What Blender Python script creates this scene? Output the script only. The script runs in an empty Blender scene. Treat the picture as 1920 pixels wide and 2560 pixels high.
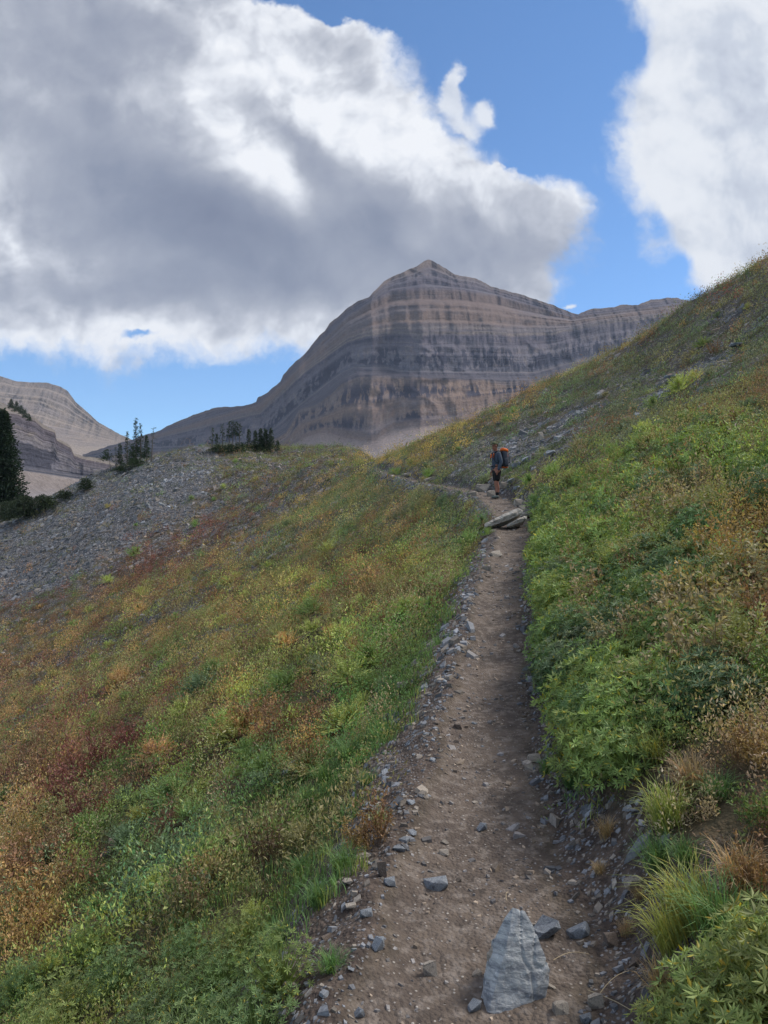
import bpy, bmesh, math, random
import numpy as np
from mathutils import Vector, Matrix, Euler
R = math.radians
sc = bpy.context.scene
COL = sc.collection
rng = np.random.default_rng(7)
random.seed(7)

# ------------------------------------------------------------------ camera
CAMZ = 1.6
F = 1828.0                       # focal length in photograph pixels (1920 x 2560)
cam = bpy.data.cameras.new('camera'); cam.sensor_fit = 'VERTICAL'; cam.sensor_height = 36
cam.lens = 36 * F / 2560; cam.clip_start = 0.05; cam.clip_end = 20000
camo = bpy.data.objects.new('camera', cam); COL.objects.link(camo)
camo.location = (0, 0, CAMZ); camo.rotation_euler = (R(90), 0, 0)
sc.camera = camo
# ------------------------------------------------------------------ light, sky, exposure
SUN_EL, SUN_AZ = R(48), R(70)     # azimuth measured from +Y towards +X
SKY_STRENGTH = 0.135
HAZE = 0.00005
sc.view_settings.view_transform = 'Standard'; sc.view_settings.look = 'None'
sc.view_settings.exposure = 0.46; sc.view_settings.gamma = 1
sc.render.engine = "CYCLES"
sun = bpy.data.lights.new('sun', 'SUN'); sun.energy = 2.8; sun.angle = R(16); sun.color = (1.0, 0.95, 0.88)
suno = bpy.data.objects.new('sun', sun); COL.objects.link(suno)
sd = Vector((math.sin(SUN_AZ) * math.cos(SUN_EL), math.cos(SUN_AZ) * math.cos(SUN_EL), math.sin(SUN_EL)))
suno.rotation_euler = sd.to_track_quat('Z', 'Y').to_euler()

class NT:
    """tiny helper to write node trees"""
    def __init__(s, tree): s.t = tree; s.n = tree.nodes; s.l = tree.links
    def put(s, sock, v):
        if isinstance(v, bpy.types.NodeSocket): s.l.new(v, sock)
        elif v is not None: sock.default_value = v
    def math(s, op, a, b=None, c=None, clamp=False):
        n = s.n.new('ShaderNodeMath'); n.operation = op; n.use_clamp = clamp
        for i, v in enumerate((a, b, c)):
            if v is not None: s.put(n.inputs[i], v)
        return n.outputs[0]
    def vmath(s, op, a, b=None):
        n = s.n.new('ShaderNodeVectorMath'); n.operation = op; s.put(n.inputs[0], a)
        if b is not None:
            if op == 'SCALE': s.put(n.inputs[3], b)
            else: s.put(n.inputs[1], b)
        return n.outputs['Value' if op in ('DOT_PRODUCT', 'LENGTH') else 'Vector']
    def noise(s, vec, scale, detail=4, rough=.55, dist=0, color=False):
        n = s.n.new('ShaderNodeTexNoise'); s.put(n.inputs['Vector'], vec)
        n.inputs['Scale'].default_value = scale; n.inputs['Detail'].default_value = detail
        n.inputs['Roughness'].default_value = rough; n.inputs['Distortion'].default_value = dist
        return n.outputs['Color' if color else 'Fac']
    def vor(s, vec, scale, feature='F1', out='Distance', rand=1):
        n = s.n.new('ShaderNodeTexVoronoi'); n.feature = feature; s.put(n.inputs['Vector'], vec)
        n.inputs['Scale'].default_value = scale; n.inputs['Randomness'].default_value = rand
        return n.outputs[out]
    def rng(s, v, a, b, c=0., d=1., smooth=True):
        n = s.n.new('ShaderNodeMapRange'); n.interpolation_type = 'SMOOTHSTEP' if smooth else 'LINEAR'
        for i, x in enumerate((v, a, b, c, d)): s.put(n.inputs[i], x)
        return n.outputs[0]
    def mix(s, f, a, b, mode='MIX'):
        n = s.n.new('ShaderNodeMix'); n.data_type = 'RGBA'; n.blend_type = mode
        s.put(n.inputs[0], f)
        for i, v in ((6, a), (7, b)):
            if isinstance(v, (tuple, list)): v = (*v[:3], 1)
            s.put(n.inputs[i], v)
        return n.outputs[2]
    def comb(s, x, y, z):
        n = s.n.new('ShaderNodeCombineXYZ')
        for i, v in enumerate((x, y, z)): s.put(n.inputs[i], v)
        return n.outputs[0]
    def sep(s, v):
        n = s.n.new('ShaderNodeSeparateXYZ'); s.put(n.inputs[0], v); return n.outputs
    def mapping(s, v, loc=(0, 0, 0), rot=(0, 0, 0), scale=(1, 1, 1), typ='POINT'):
        n = s.n.new('ShaderNodeMapping'); n.vector_type = typ; s.put(n.inputs[0], v)
        n.inputs[1].default_value = loc; n.inputs[2].default_value = rot; n.inputs[3].default_value = scale
        return n.outputs[0]
    def ramp(s, f, stops, interp='LINEAR'):
        n = s.n.new('ShaderNodeValToRGB'); s.put(n.inputs[0], f); cr = n.color_ramp; cr.interpolation = interp
        while len(cr.elements) < len(stops): cr.elements.new(.5)
        for e, (p, c) in zip(cr.elements, stops):
            e.position = p; e.color = (*c, 1) if not isinstance(c, (int, float)) else (c, c, c, 1)
        return n.outputs[0]
    def curve(s, v, pts):
        n = s.n.new('ShaderNodeFloatCurve'); c = n.mapping.curves[0]
        c.points[0].location = pts[0]; c.points[1].location = pts[-1]
        for p in pts[1:-1]: c.points.new(*p)
        n.mapping.use_clip = False
        n.mapping.update(); s.put(n.inputs[1], v)
        return n.outputs[0]

w = bpy.data.worlds.new('World'); sc.world = w; w.use_nodes = True; w.cycles.sampling_method = 'NONE'
T = NT(w.node_tree); T.n.clear()
sky = T.n.new('ShaderNodeTexSky'); sky.sky_type = 'NISHITA'; sky.sun_disc = False
sky.sun_elevation = SUN_EL; sky.sun_rotation = SUN_AZ; sky.altitude = 2800; sky.air_density = 1.0; sky.dust_density = .6; sky.ozone_density = 1.5
tc = T.n.new('ShaderNodeTexCoord'); D = tc.outputs['Generated']
dx, dy, dz = T.sep(D)
dys = T.math('MAXIMUM', T.math('ABSOLUTE', dy), .12)
U0 = T.math('MULTIPLY_ADD', T.math('DIVIDE', dx, dys), 1.828, .96)
V0 = T.math('MULTIPLY_ADD', T.math('DIVIDE', dz, dys), -1.828, 1.28)
P0 = T.comb(U0, V0, dy)
wn = T.noise(P0, 2.6, 2, .5, color=True); wn2 = T.noise(P0, 9, 4, .62, color=True)
off = T.vmath('ADD', T.vmath('SCALE', T.vmath('SUBTRACT', wn, (.5, .5, .5)), .10), T.vmath('SCALE', T.vmath('SUBTRACT', wn2, (.5, .5, .5)), .10))
P1 = T.vmath('ADD', P0, off)
U, V, _ = T.sep(P1)
Un = T.math('DIVIDE', U, 1.92); Vn = T.math('DIVIDE', V, 2.56)
cA = [(0, 700), (60, 900), (130, 1010), (200, 1035), (260, 1070), (310, 1110), (370, 1180), (405, 1230), (425, 1330), (470, 1430), (520, 1480), (580, 1470), (640, 1455), (720, 1440), (790, 1390), (900, 1200), (1100, 900)]
cG = [(0, 868), (180, 890), (260, 930), (400, 915), (560, 905), (680, 900), (760, 900), (900, 860), (1100, 830), (1400, 800), (1500, 780)]
cC = [(0, 1550), (70, 1590), (130, 1585), (200, 1555), (270, 1558), (350, 1530), (410, 1522), (480, 1550), (560, 1600), (640, 1640), (700, 1690), (740, 1780), (800, 1850)]
fA = T.math('MULTIPLY', T.curve(Vn, [(v / 2560, u / 1920) for v, u in cA]), 1.92)
fG = T.math('MULTIPLY', T.curve(Un, [(u / 1920, v / 2560) for u, v in cG]), 2.56)
fC = T.math('MULTIPLY', T.curve(Vn, [(v / 2560, u / 1920) for v, u in cC]), 1.92)
nf = T.noise(P1, 5.5, 7, .58, .3); nf2 = T.noise(P1, 17, 4, .6)
det = T.math('ADD', T.math('MULTIPLY', T.math('SUBTRACT', nf, .5), .16), T.math('MULTIPLY', T.math('SUBTRACT', nf2, .5), .05))
def gauss(pv, u, v, su, sv, rot=0):
    m = T.mapping(pv, (u / 1000, v / 1000, 0), (0, 0, R(rot)), (su / 1000, sv / 1000, 1e6), 'TEXTURE')
    return T.math('EXPONENT', T.math('MULTIPLY', T.vmath('DOT_PRODUCT', m, m), -1.0))
def gsum(pv, lst):
    acc = None
    for u, v, su, sv, rot, wt in lst:
        g = T.math('MULTIPLY', gauss(pv, u, v, su, sv, rot), wt)
        acc = g if acc is None else T.math('ADD', acc, g)
    return acc
sA = T.math('MINIMUM', T.math('SUBTRACT', fA, U), T.math('SUBTRACT', fG, V))
holes = gsum(P1, [(752, 180, 34, 24, 0, .22), (822, 255, 30, 22, 0, .20), (885, 292, 24, 16, 0, .15), (360, 832, 50, 12, 0, .12), (850, 20, 70, 35, 0, .20)])
sA = T.math('SUBTRACT', sA, holes)
aA = T.rng(T.math('ADD', sA, T.math('MULTIPLY', det, 1.25)), -.025, .065)
tuft = gsum(P1, [(1140, 200, 32, 38, 0, 1), (1128, 262, 44, 46, 0, 1.), (1218, 292, 36, 40, 0, 1.), (1160, 330, 46, 22, 20, .5), (1165, 320, 50, 22, 40, .35), (1438, 772, 20, 12, 0, 1.), (1490, 410, 60, 30, 60, .35), (1480, 700, 60, 40, 60, .30), (1250, 400, 60, 30, 20, .45)])
aB = T.rng(T.math('ADD', tuft, T.math('MULTIPLY', det, 5.)), .32, .95)
sC = T.math('SUBTRACT', U, fC)
sC = T.math('SUBTRACT', sC, gsum(P0, [(1650, 560, 26, 50, -20, .06), (1600, 130, 22, 50, 0, .06), (1700, 660, 26, 36, 0, .09)]))
aC = T.rng(T.math('ADD', sC, det), -.02, .075)
P2 = T.vmath('ADD', P0, T.vmath('SCALE', T.vmath('SUBTRACT', T.noise(P0, 2.2, 5, .5, color=True), (.5, .5, .5)), .22))
darkA = gsum(P2, [(60, 60, 460, 170, 0, .62), (330, 130, 200, 120, 40, .25), (120, 330, 330, 170, 10, .50), (330, 430, 330, 110, 18, .45), (470, 580, 380, 120, 8, .95), (700, 330, 230, 50, 40, .42), (880, 500, 190, 80, 40, .45), (980, 640, 380, 130, 4, .62), (1360, 620, 200, 110, 0, .45), (180, 730, 420, 70, 0, .62), (650, 740, 260, 60, 0, .35)])
litA = gsum(P2, [(600, 110, 110, 120, 0, .35), (650, 440, 100, 60, 40, .75), (740, 520, 60, 50, 40, .3), (930, 330, 200, 70, 42, .30), (1015, 615, 50, 40, 0, .30), (60, 250, 120, 40, 30, .22), (300, 890, 500, 40, 0, .35)])
relief = T.noise(T.mapping(P2, (.03, -.035, 0)), 5.5, 4, .55)
relief2 = T.noise(P2, 5.5, 4, .55)
rel = T.math('MULTIPLY', T.math('SUBTRACT', relief2, relief), 1.3)
shA = T.math('ADD', T.math('SUBTRACT', darkA, litA), T.math('ADD', T.math('MULTIPLY', rel, T.rng(darkA, .9, .1, .5, 1.6)), T.math('MULTIPLY', T.math('SUBTRACT', nf, .5), .5)))
shA = T.rng(T.math('ADD', shA, T.math('MULTIPLY', T.math('SUBTRACT', T.noise(P2, 3.2, 6, .55), .5), .55)), -.22, 1.55, smooth=False)
cloudA = T.ramp(shA, [(0, (.90, .92, .96)), (.11, (.78, .81, .87)), (.24, (.58, .61, .68)), (.44, (.39, .42, .50)), (.72, (.25, .285, .375)), (1, (.18, .21, .30))])
darkC = gsum(P2, [(1860, 250, 160, 200, 0, .45), (1900, 620, 160, 120, 0, .30), (1800, 480, 90, 90, 0, .22)])
shC = T.rng(T.math('ADD', T.math('ADD', darkC, T.math('MULTIPLY', rel, 1.3)), T.math('MULTIPLY', T.math('SUBTRACT', nf, .5), .5)), -.1, 1.1)
cloudC = T.ramp(shC, [(0, (.82, .85, .90)), (.35, (.62, .67, .76)), (1, (.40, .44, .56))])
skyc = T.vmath('SCALE', T.mix(1., sky.outputs[0], (.66, .88, 1.02), 'MULTIPLY'), SKY_STRENGTH)
CL = 0.76
c = T.mix(T.math('MULTIPLY', aB, .92), skyc, T.vmath('SCALE', cloudC, CL))
c = T.mix(aC, c, T.vmath('SCALE', cloudC, CL))
c = T.mix(aA, c, T.vmath('SCALE', cloudA, CL))
bg = T.n.new('ShaderNodeBackground'); T.put(bg.inputs[0], c); bg.inputs[1].default_value = 1.0
wo = T.n.new('ShaderNodeOutputWorld'); T.l.new(bg.outputs[0], wo.inputs[0])

# ------------------------------------------------------------------ helpers
def tag(o, label=None, cat=None, group=None, kind=None):
    if label: o['label'] = label
    if cat: o['category'] = cat
    if group: o['group'] = group
    if kind: o['kind'] = kind
    return o
def link(name, data, parent=None):
    o = bpy.data.objects.new(name, data); COL.objects.link(o)
    if parent: o.parent = parent
    return o
def empty(name, loc, rz=0):
    o = link(name, None); o.location = loc; o.rotation_euler = (0, 0, rz); o.empty_display_size = .1; return o

_perm = np.random.default_rng(3).permutation(256); _perm = np.concatenate([_perm, _perm, _perm])
_g3 = np.random.default_rng(5).normal(size=(256, 3)); _g3 /= np.linalg.norm(_g3, axis=1)[:, None]
def perlin(x, y, z=0.):
    x = np.asarray(x, float); y = np.asarray(y, float); z = np.zeros_like(x) + z
    xi = np.floor(x).astype(int); yi = np.floor(y).astype(int); zi = np.floor(z).astype(int)
    xf = x - xi; yf = y - yi; zf = z - zi
    fu = lambda t: t * t * t * (t * (t * 6 - 15) + 10)
    u, v, WG = fu(xf), fu(yf), fu(zf)
    def g(i, j, k):
        h = _perm[_perm[_perm[(xi + i) & 255] + ((yi + j) & 255)] + ((zi + k) & 255)]
        G = _g3[h]; return G[..., 0] * (xf - i) + G[..., 1] * (yf - j) + G[..., 2] * (zf - k)
    def lx(j, k): return g(0, j, k) * (1 - u) + g(1, j, k) * u
    def ly(k): return lx(0, k) * (1 - v) + lx(1, k) * v
    return (ly(0) * (1 - WG) + ly(1) * WG) * 1.6
def fbm(x, y, z=0., oct=4, gain=.5):
    s = 0; a = 1; f = 1
    for i in range(oct): s = s + a * perlin(x * f + 17.3 * i, y * f - 9.1 * i, np.asarray(z) * f + 3.7 * i); a *= gain; f *= 2.03
    return s
def sstep(x, a, b):
    t = np.clip((x - a) / (b - a), 0, 1); return t * t * (3 - 2 * t)
def mesh_np(name, verts, faces, mat=None, smooth=False, attrs=None):
    """faces: (n,k) int array, one k; attrs: {name: (nverts,4)}"""
    me = bpy.data.meshes.new(name); faces = np.asarray(faces); n, k = faces.shape
    me.vertices.add(len(verts)); me.vertices.foreach_set('co', np.asarray(verts, np.float32).ravel())
    me.loops.add(n * k); me.loops.foreach_set('vertex_index', faces.ravel().astype(np.int32))
    me.polygons.add(n); me.polygons.foreach_set('loop_start', np.arange(0, n * k, k, dtype=np.int32))
    me.polygons.foreach_set('loop_total', np.full(n, k, np.int32))
    me.polygons.foreach_set('use_smooth', np.full(n, smooth))
    me.update(calc_edges=True)
    for an, av in (attrs or {}).items():
        a = me.attributes.new(an, 'FLOAT_COLOR', 'POINT'); a.data.foreach_set('color', np.asarray(av, np.float32).ravel())
    if mat: me.materials.append(mat)
    return me
def unproj(u, v, Y): return np.array([(u - 960) / F * Y, Y, CAMZ + (1280 - v) / F * Y])
def project(x, y, z):
    yy = np.maximum(y, .1); return 960 + F * x / yy, 1280 - F * (z - CAMZ) / yy

# ------------------------------------------------------------------ terrain height function
PATH_UV = [(1150, 3300, 1.43), (1165, 2800, 1.93), (1175, 2560, 2.27), (1185, 2400, 2.6), (1190, 2200, 3.16), (1200, 2000, 4.0), (1212, 1850, 5.0), (1225, 1700, 6.4), (1237, 1600, 7.6), (1243, 1500, 9.3),
           (1262, 1420, 11.5), (1288, 1350, 14.3), (1275, 1290, 17.5), (1238, 1252, 22.5), (1190, 1232, 26), (1120, 1218, 30), (1050, 1205, 35), (1000, 1193, 41), (957, 1179, 50), (930, 1170, 57), (905, 1172, 64)]
PATH = np.array([unproj(*p) for p in PATH_UV]); PATH[0] = (.2, -1.5, -.05); PATH[1] = (.25, .6, -.03)
def dense(P, n=24):
    out = []
    for i in range(len(P) - 1):
        p0, p1, p2, p3 = P[max(i - 1, 0)], P[i], P[i + 1], P[min(i + 2, len(P) - 1)]
        for t in np.linspace(0, 1, n, endpoint=False):
            out.append(.5 * ((2 * p1) + (-p0 + p2) * t + (2 * p0 - 5 * p1 + 4 * p2 - p3) * t * t + (-p0 + 3 * p1 - 3 * p2 + p3) * t ** 3))
    out.append(P[-1]); return np.array(out)
PD = dense(PATH)
PW = np.interp(PD[:, 1], [0, 2.5, 4, 6, 10, 15, 24, 40, 60], [.34, .36, .31, .27, .28, .34, .42, .25, .22])   # half width
gy_ = lambda y: np.interp(y, [-5, 3, 8, 12, 17, 23, 27, 31, 36, 42, 50, 60, 75], [-.2, -.2, -.22, -.05, .25, .35, .95, 1.4, 2.2, 3.1, 4.2, 5.2, 6.3])
ctl = []
for p in PATH[1:]: ctl.append(p)
for y, xs in ((-3, (-8, -3, 0, 3, 7)), (0, (-9, -4, -1.5, 1.5, 4, 9)), (2.5, (-6, -3, -1.5, 2, 5, 9)), (5, (-8, -4, -1.5, 3, 6, 11)), (9, (-14, -8, -4, -1, 4, 8, 15)),
              (15, (-22, -12, -5, -.5, 6, 11, 20)), (24, (-32, -20, -10, -3, 8, 14, 26)), (34, (-36, -24, -13, -5, 7, 16, 30)), (44, (-26, -14, -6, 7, 15))):
    for x in xs:
        s = .5 if x > 0 else .47
        ctl.append(np.array([x, y, s * x + gy_(y) + (-.05 if x < 0 else 0)]))
# sky line of the right slope, and ground falling away behind it
SKYR = [(990, 1141, 66), (1100, 1083, 62), (1200, 1042, 60), (1300, 995, 58), (1400, 951, 56), (1500, 897, 53), (1600, 842, 50), (1700, 778, 47), (1800, 722, 45), (1920, 655, 43), (2150, 520, 41)]
for u, v, Y in SKYR:
    ctl.append(unproj(u, v, Y)); p = unproj(u, v, Y); ctl.append(np.array([p[0], p[1] + 18, p[2] - 3.0])); ctl.append(np.array([p[0] + 2, p[1] + 60, p[2] - 30]))
# gully, face and crest of the scree hill (u, v, Y)
for q in [(-250, 1740, 46), (0, 1615, 50), (200, 1530, 54), (430, 1425, 58), (640, 1330, 62), (800, 1245, 64), (900, 1192, 64),
          (-250, 1500, 72), (0, 1420, 76), (250, 1310, 80), (450, 1235, 84), (640, 1200, 82), (780, 1180, 76), (880, 1165, 72),
          (-250, 1360, 100), (0, 1291, 104), (100, 1250, 106), (200, 1205, 108), (300, 1170, 110), (400, 1148, 111), (480, 1134, 111), (560, 1127, 110), (640, 1128, 108), (720, 1131, 104), (800, 1138, 98), (870, 1149, 90), (930, 1166, 82)]:
    ctl.append(unproj(*q))
for q in [(-250, 1420, 130), (0, 1330, 135), (200, 1260, 140), (400, 1190, 142), (560, 1165, 140), (720, 1170, 135), (870, 1190, 120), (960, 1200, 110)]:
    ctl.append(unproj(*q))
for q in [(-250, 1560, 220), (0, 1440, 220), (400, 1300, 220), (700, 1280, 220), (960, 1280, 200)]:
    ctl.append(unproj(*q))
ctl = np.array(ctl); C8 = 8.
cu = np.stack([ctl[:, 0] / (ctl[:, 1] + C8) * 2.2, np.log(ctl[:, 1] + C8)], 1); cz = ctl[:, 2] / (ctl[:, 1] + C8)
def tps(r2): return .5 * r2 * np.log(r2 + 1e-9)
n_ = len(cu); Km = tps(((cu[:, None] - cu[None]) ** 2).sum(-1)) + np.eye(n_) * 2e-3
Pm = np.concatenate([np.ones((n_, 1)), cu], 1)
A_ = np.block([[Km, Pm], [Pm.T, np.zeros((3, 3))]]); wsol = np.linalg.solve(A_, np.concatenate([cz, np.zeros(3)]))
def base_h(x, y):
    sh = np.shape(x); x = np.ravel(x); y = np.ravel(y); out = np.zeros(len(x))
    for i in range(0, len(x), 60000):
        xx, yy = x[i:i + 60000], np.maximum(y[i:i + 60000], -6)
        q = np.stack([xx / (yy + C8) * 2.2, np.log(yy + C8)], 1)
        r2 = (q[:, None, 0] - cu[None, :, 0]) ** 2 + (q[:, None, 1] - cu[None, :, 1]) ** 2
        out[i:i + 60000] = (tps(r2) @ wsol[:n_] + wsol[n_] + q @ wsol[n_ + 1:]) * (yy + C8)
    return out.reshape(sh)
def path_info(x, y):
    """signed distance from path centre (negative = downhill side), path z, half width"""
    sh = np.shape(x); x = np.ravel(x); y = np.ravel(y)
    d = np.full(len(x), 99.); zz = np.zeros(len(x)); ww = np.full(len(x), .4)
    tan = np.gradient(PD, axis=0)
    near = np.where((y < 68) & (np.abs(x - 1) < 9))[0]
    for i in range(0, len(near), 40000):
        k = near[i:i + 40000]
        D2 = (x[k, None] - PD[None, :, 0]) ** 2 + (y[k, None] - PD[None, :, 1]) ** 2
        j = D2.argmin(1); dist = np.sqrt(D2[np.arange(len(k)), j])
        cr = tan[j, 1] * (x[k] - PD[j, 0]) - tan[j, 0] * (y[k] - PD[j, 1])
        d[k] = dist * np.where(cr >= 0, 1, -1); zz[k] = PD[j, 2]; ww[k] = PW[j]
    return d.reshape(sh), zz.reshape(sh), ww.reshape(sh)
def height(x, y, full=False):
    x = np.asarray(x, float); y = np.asarray(y, float)
    b = base_h(x, y); d, pz, pw = path_info(x, y); ad = np.abs(d)
    lump = fbm(x * .22, y * .22, 1.5, 3) * .30 * sstep(ad, .8, 5) * sstep(y, 3, 20) + fbm(x * .05, y * .05, 7., 3) * 1.2 * sstep(y, 50, 80)
    b = b + lump
    edge = pw + .10 * perlin(x * 1.7, y * 1.7, 4.) + .05 * perlin(x * 6., y * 6., 4.)
    # bench cut into the slope: flat tread, short steep cut on the uphill side, loose fall on the downhill side
    up = sstep(ad, edge, edge + np.where(d > 0, .45, .9))
    h = (pz + .0 * x) * (1 - up) + b * up
    h += np.where(d < 0, .035, .0) * np.exp(-((ad - edge - .08) / .12) ** 2)
    m1 = fbm(x * 1.1, y * 1.1, 2., 3) * .05 * sstep(ad, edge * .7, edge + .5)
    m2 = fbm(x * 5, y * 5, 9., 4) * (.012 + .012 * sstep(ad, edge * .8, edge + .2))
    h = h + m1 + m2 - .02 * np.exp(-(d / .25) ** 2) * (ad < 90)
    if full: return h, d, pz, pw, edge
    return h
def hz(x, y): return float(height(np.array([x]), np.array([y]))[0])

# ------------------------------------------------------------------ terrain grid
NA, NW = 900, 1050
AG = np.linspace(-1, 1, NA); AG = .62 * AG + .55 * AG ** 3
WG = np.linspace(math.log(.9), math.log(240), NW)
AA, WW = np.meshgrid(AG, WG, indexing='ij'); GY = np.exp(WW) - 2.; GX = AA * (GY + 2.)
GZ, Gd, Gpz, Gpw, Gedge = height(GX, GY, True)
def ground_at(u, v, ymin=1.6):
    ys = np.exp(np.linspace(math.log(ymin), math.log(160), 3000)); xs = (u - 960) / F * ys
    key = np.interp(ys, [0, 240], [0, 240]); r = CAMZ + (1280 - v) / F * ys
    i0 = (np.clip(np.searchsorted(WG, np.log(ys + 2)), 1, NW - 1)); j0 = np.clip(np.searchsorted(AG, xs / (ys + 2)), 1, NA - 1)
    g = GZ[j0, i0]; hit = np.where(g >= r)[0]
    if len(hit) == 0: return None
    return Vector((xs[hit[0]], ys[hit[0]], g[hit[0]]))
def gz(x, y):
    x = np.asarray(x, float); y = np.asarray(y, float)
    wi = np.clip((np.log(np.maximum(y + 2, .9)) - WG[0]) / (WG[1] - WG[0]), 0, NW - 1.001); i = wi.astype(int); fi = wi - i
    aq = x / (y + 2); j = np.clip(np.searchsorted(AG, aq) - 1, 0, NA - 2); fj = np.clip((aq - AG[j]) / (AG[j + 1] - AG[j]), 0, 1)
    return (GZ[j, i] * (1 - fi) + GZ[j, i + 1] * fi) * (1 - fj) + (GZ[j + 1, i] * (1 - fi) + GZ[j + 1, i + 1] * fi) * fj

def shoulder(x, y, d):
    return np.where(d < 0, .52, .34) * (1 + .5 * perlin(x * .9, y * .9, 8.)) + .10 * fbm(x * 4, y * 4, 3., 2) + np.where(d < 0, .34, .16) * sstep(3.8 - y, 0, 1.2)
# cover type fields, painted as patches of ground in the photograph's plan
def blob(u, v, lst):
    s = np.zeros_like(u)
    for (cu_, cv_, su, sv, rot, wt) in lst:
        c, s_ = math.cos(R(rot)), math.sin(R(rot)); du, dv = u - cu_, v - cv_
        s = s + wt * np.exp(-(((du * c + dv * s_) / su) ** 2 + ((-du * s_ + dv * c) / sv) ** 2))
    return s
SCREE = [(250, 1235, 260, 75, -18, 1.6), (60, 1330, 240, 85, -12, 1.5), (420, 1175, 100, 35, -12, 1.0), (20, 1460, 200, 60, -20, 1.3), (300, 1310, 170, 45, -15, .9), (520, 1275, 90, 12, -18, .6),
         (640, 1355, 110, 22, -22, .9), (1010, 1210, 120, 18, 12, .8), (1000, 1150, 60, 22, -20, .7), (1230, 1150, 110, 40, -25, .9), (1370, 1120, 110, 40, -25, .9),
         (1680, 980, 150, 34, -28, 1.1), (1800, 900, 110, 26, -30, 1.), (1450, 1030, 130, 26, -28, .9), (1560, 960, 100, 16, -28, .8), (1300, 1090, 90, 20, -28, .9), (1880, 820, 60, 16, -32, .9), (1180, 1120, 60, 16, -25, .8), (950, 1680, 90, 30, -55, .5), (430, 1220, 80, 30, 0, .7), (1600, 1060, 70, 30, -25, .5), (1830, 780, 70, 12, -30, .6), (820, 1340, 60, 15, -25, .5)]
def scree_w(x, y, z, d, edge):
    u, v = project(x, y, z); n = fbm(x * .5, y * .5, 3., 4)
    s = blob(u, v, SCREE) * np.where(u > 1130, .72, 1.) + n * np.where(u > 1130, .75, .42) - .35
    return sstep(s, .0, .45)
Gs = scree_w(GX, GY, GZ, Gd, Gedge)
ad = np.abs(Gd)
Gpath = 1 - sstep(ad, Gedge - .06, Gedge + .08)
shw = shoulder(GX, GY, Gd)
Gsoil = (1 - sstep(ad, Gedge + shw * .6, Gedge + shw)) * (1 - Gpath)
gu, gv = project(GX, GY, GZ)
Gsoil = np.maximum(Gsoil, np.clip(blob(gu, gv, [(1480, 2120, 90, 120, 10, 1.6), (1560, 2400, 80, 160, 0, 1.5), (1430, 2000, 60, 50, 0, 1.2)]), 0, 1) * (1 - Gpath) * (GY < 6))
Gs = np.maximum(Gs, (.62 * sstep(GY, 9, 22) + .25 * sstep(GY, 60, 66) * (GX < 0)) * (1 - Gpath) * sstep(fbm(GX * .9, GY * .9, 14., 3), -.35, .15))
attr = np.stack([Gpath, Gsoil, Gs, np.ones_like(Gs)], -1)

def new_mat(name):
    m = bpy.data.materials.new(name); m.use_nodes = True; t = NT(m.node_tree); t.n.clear()
    out = t.n.new('ShaderNodeOutputMaterial'); return m, t, out
def principled(t, out, col, rough=.85, bump=None, bs=.5, bd=.02, spec=.25, normal=None):
    p = t.n.new('ShaderNodeBsdfPrincipled'); t.put(p.inputs['Base Color'], (*col, 1) if isinstance(col, tuple) else col)
    t.put(p.inputs['Roughness'], rough); p.inputs['Specular IOR Level'].default_value = spec
    if bump is not None:
        b = t.n.new('ShaderNodeBump'); b.inputs['Strength'].default_value = bs; b.inputs['Distance'].default_value = bd
        t.put(b.inputs['Height'], bump); t.l.new(b.outputs[0], p.inputs['Normal'])
    t.l.new(p.outputs[0], out.inputs[0]); return p
def attr_node(t, name, typ='GEOMETRY'):
    a = t.n.new('ShaderNodeAttribute'); a.attribute_name = name; a.attribute_type = typ; return a

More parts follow.
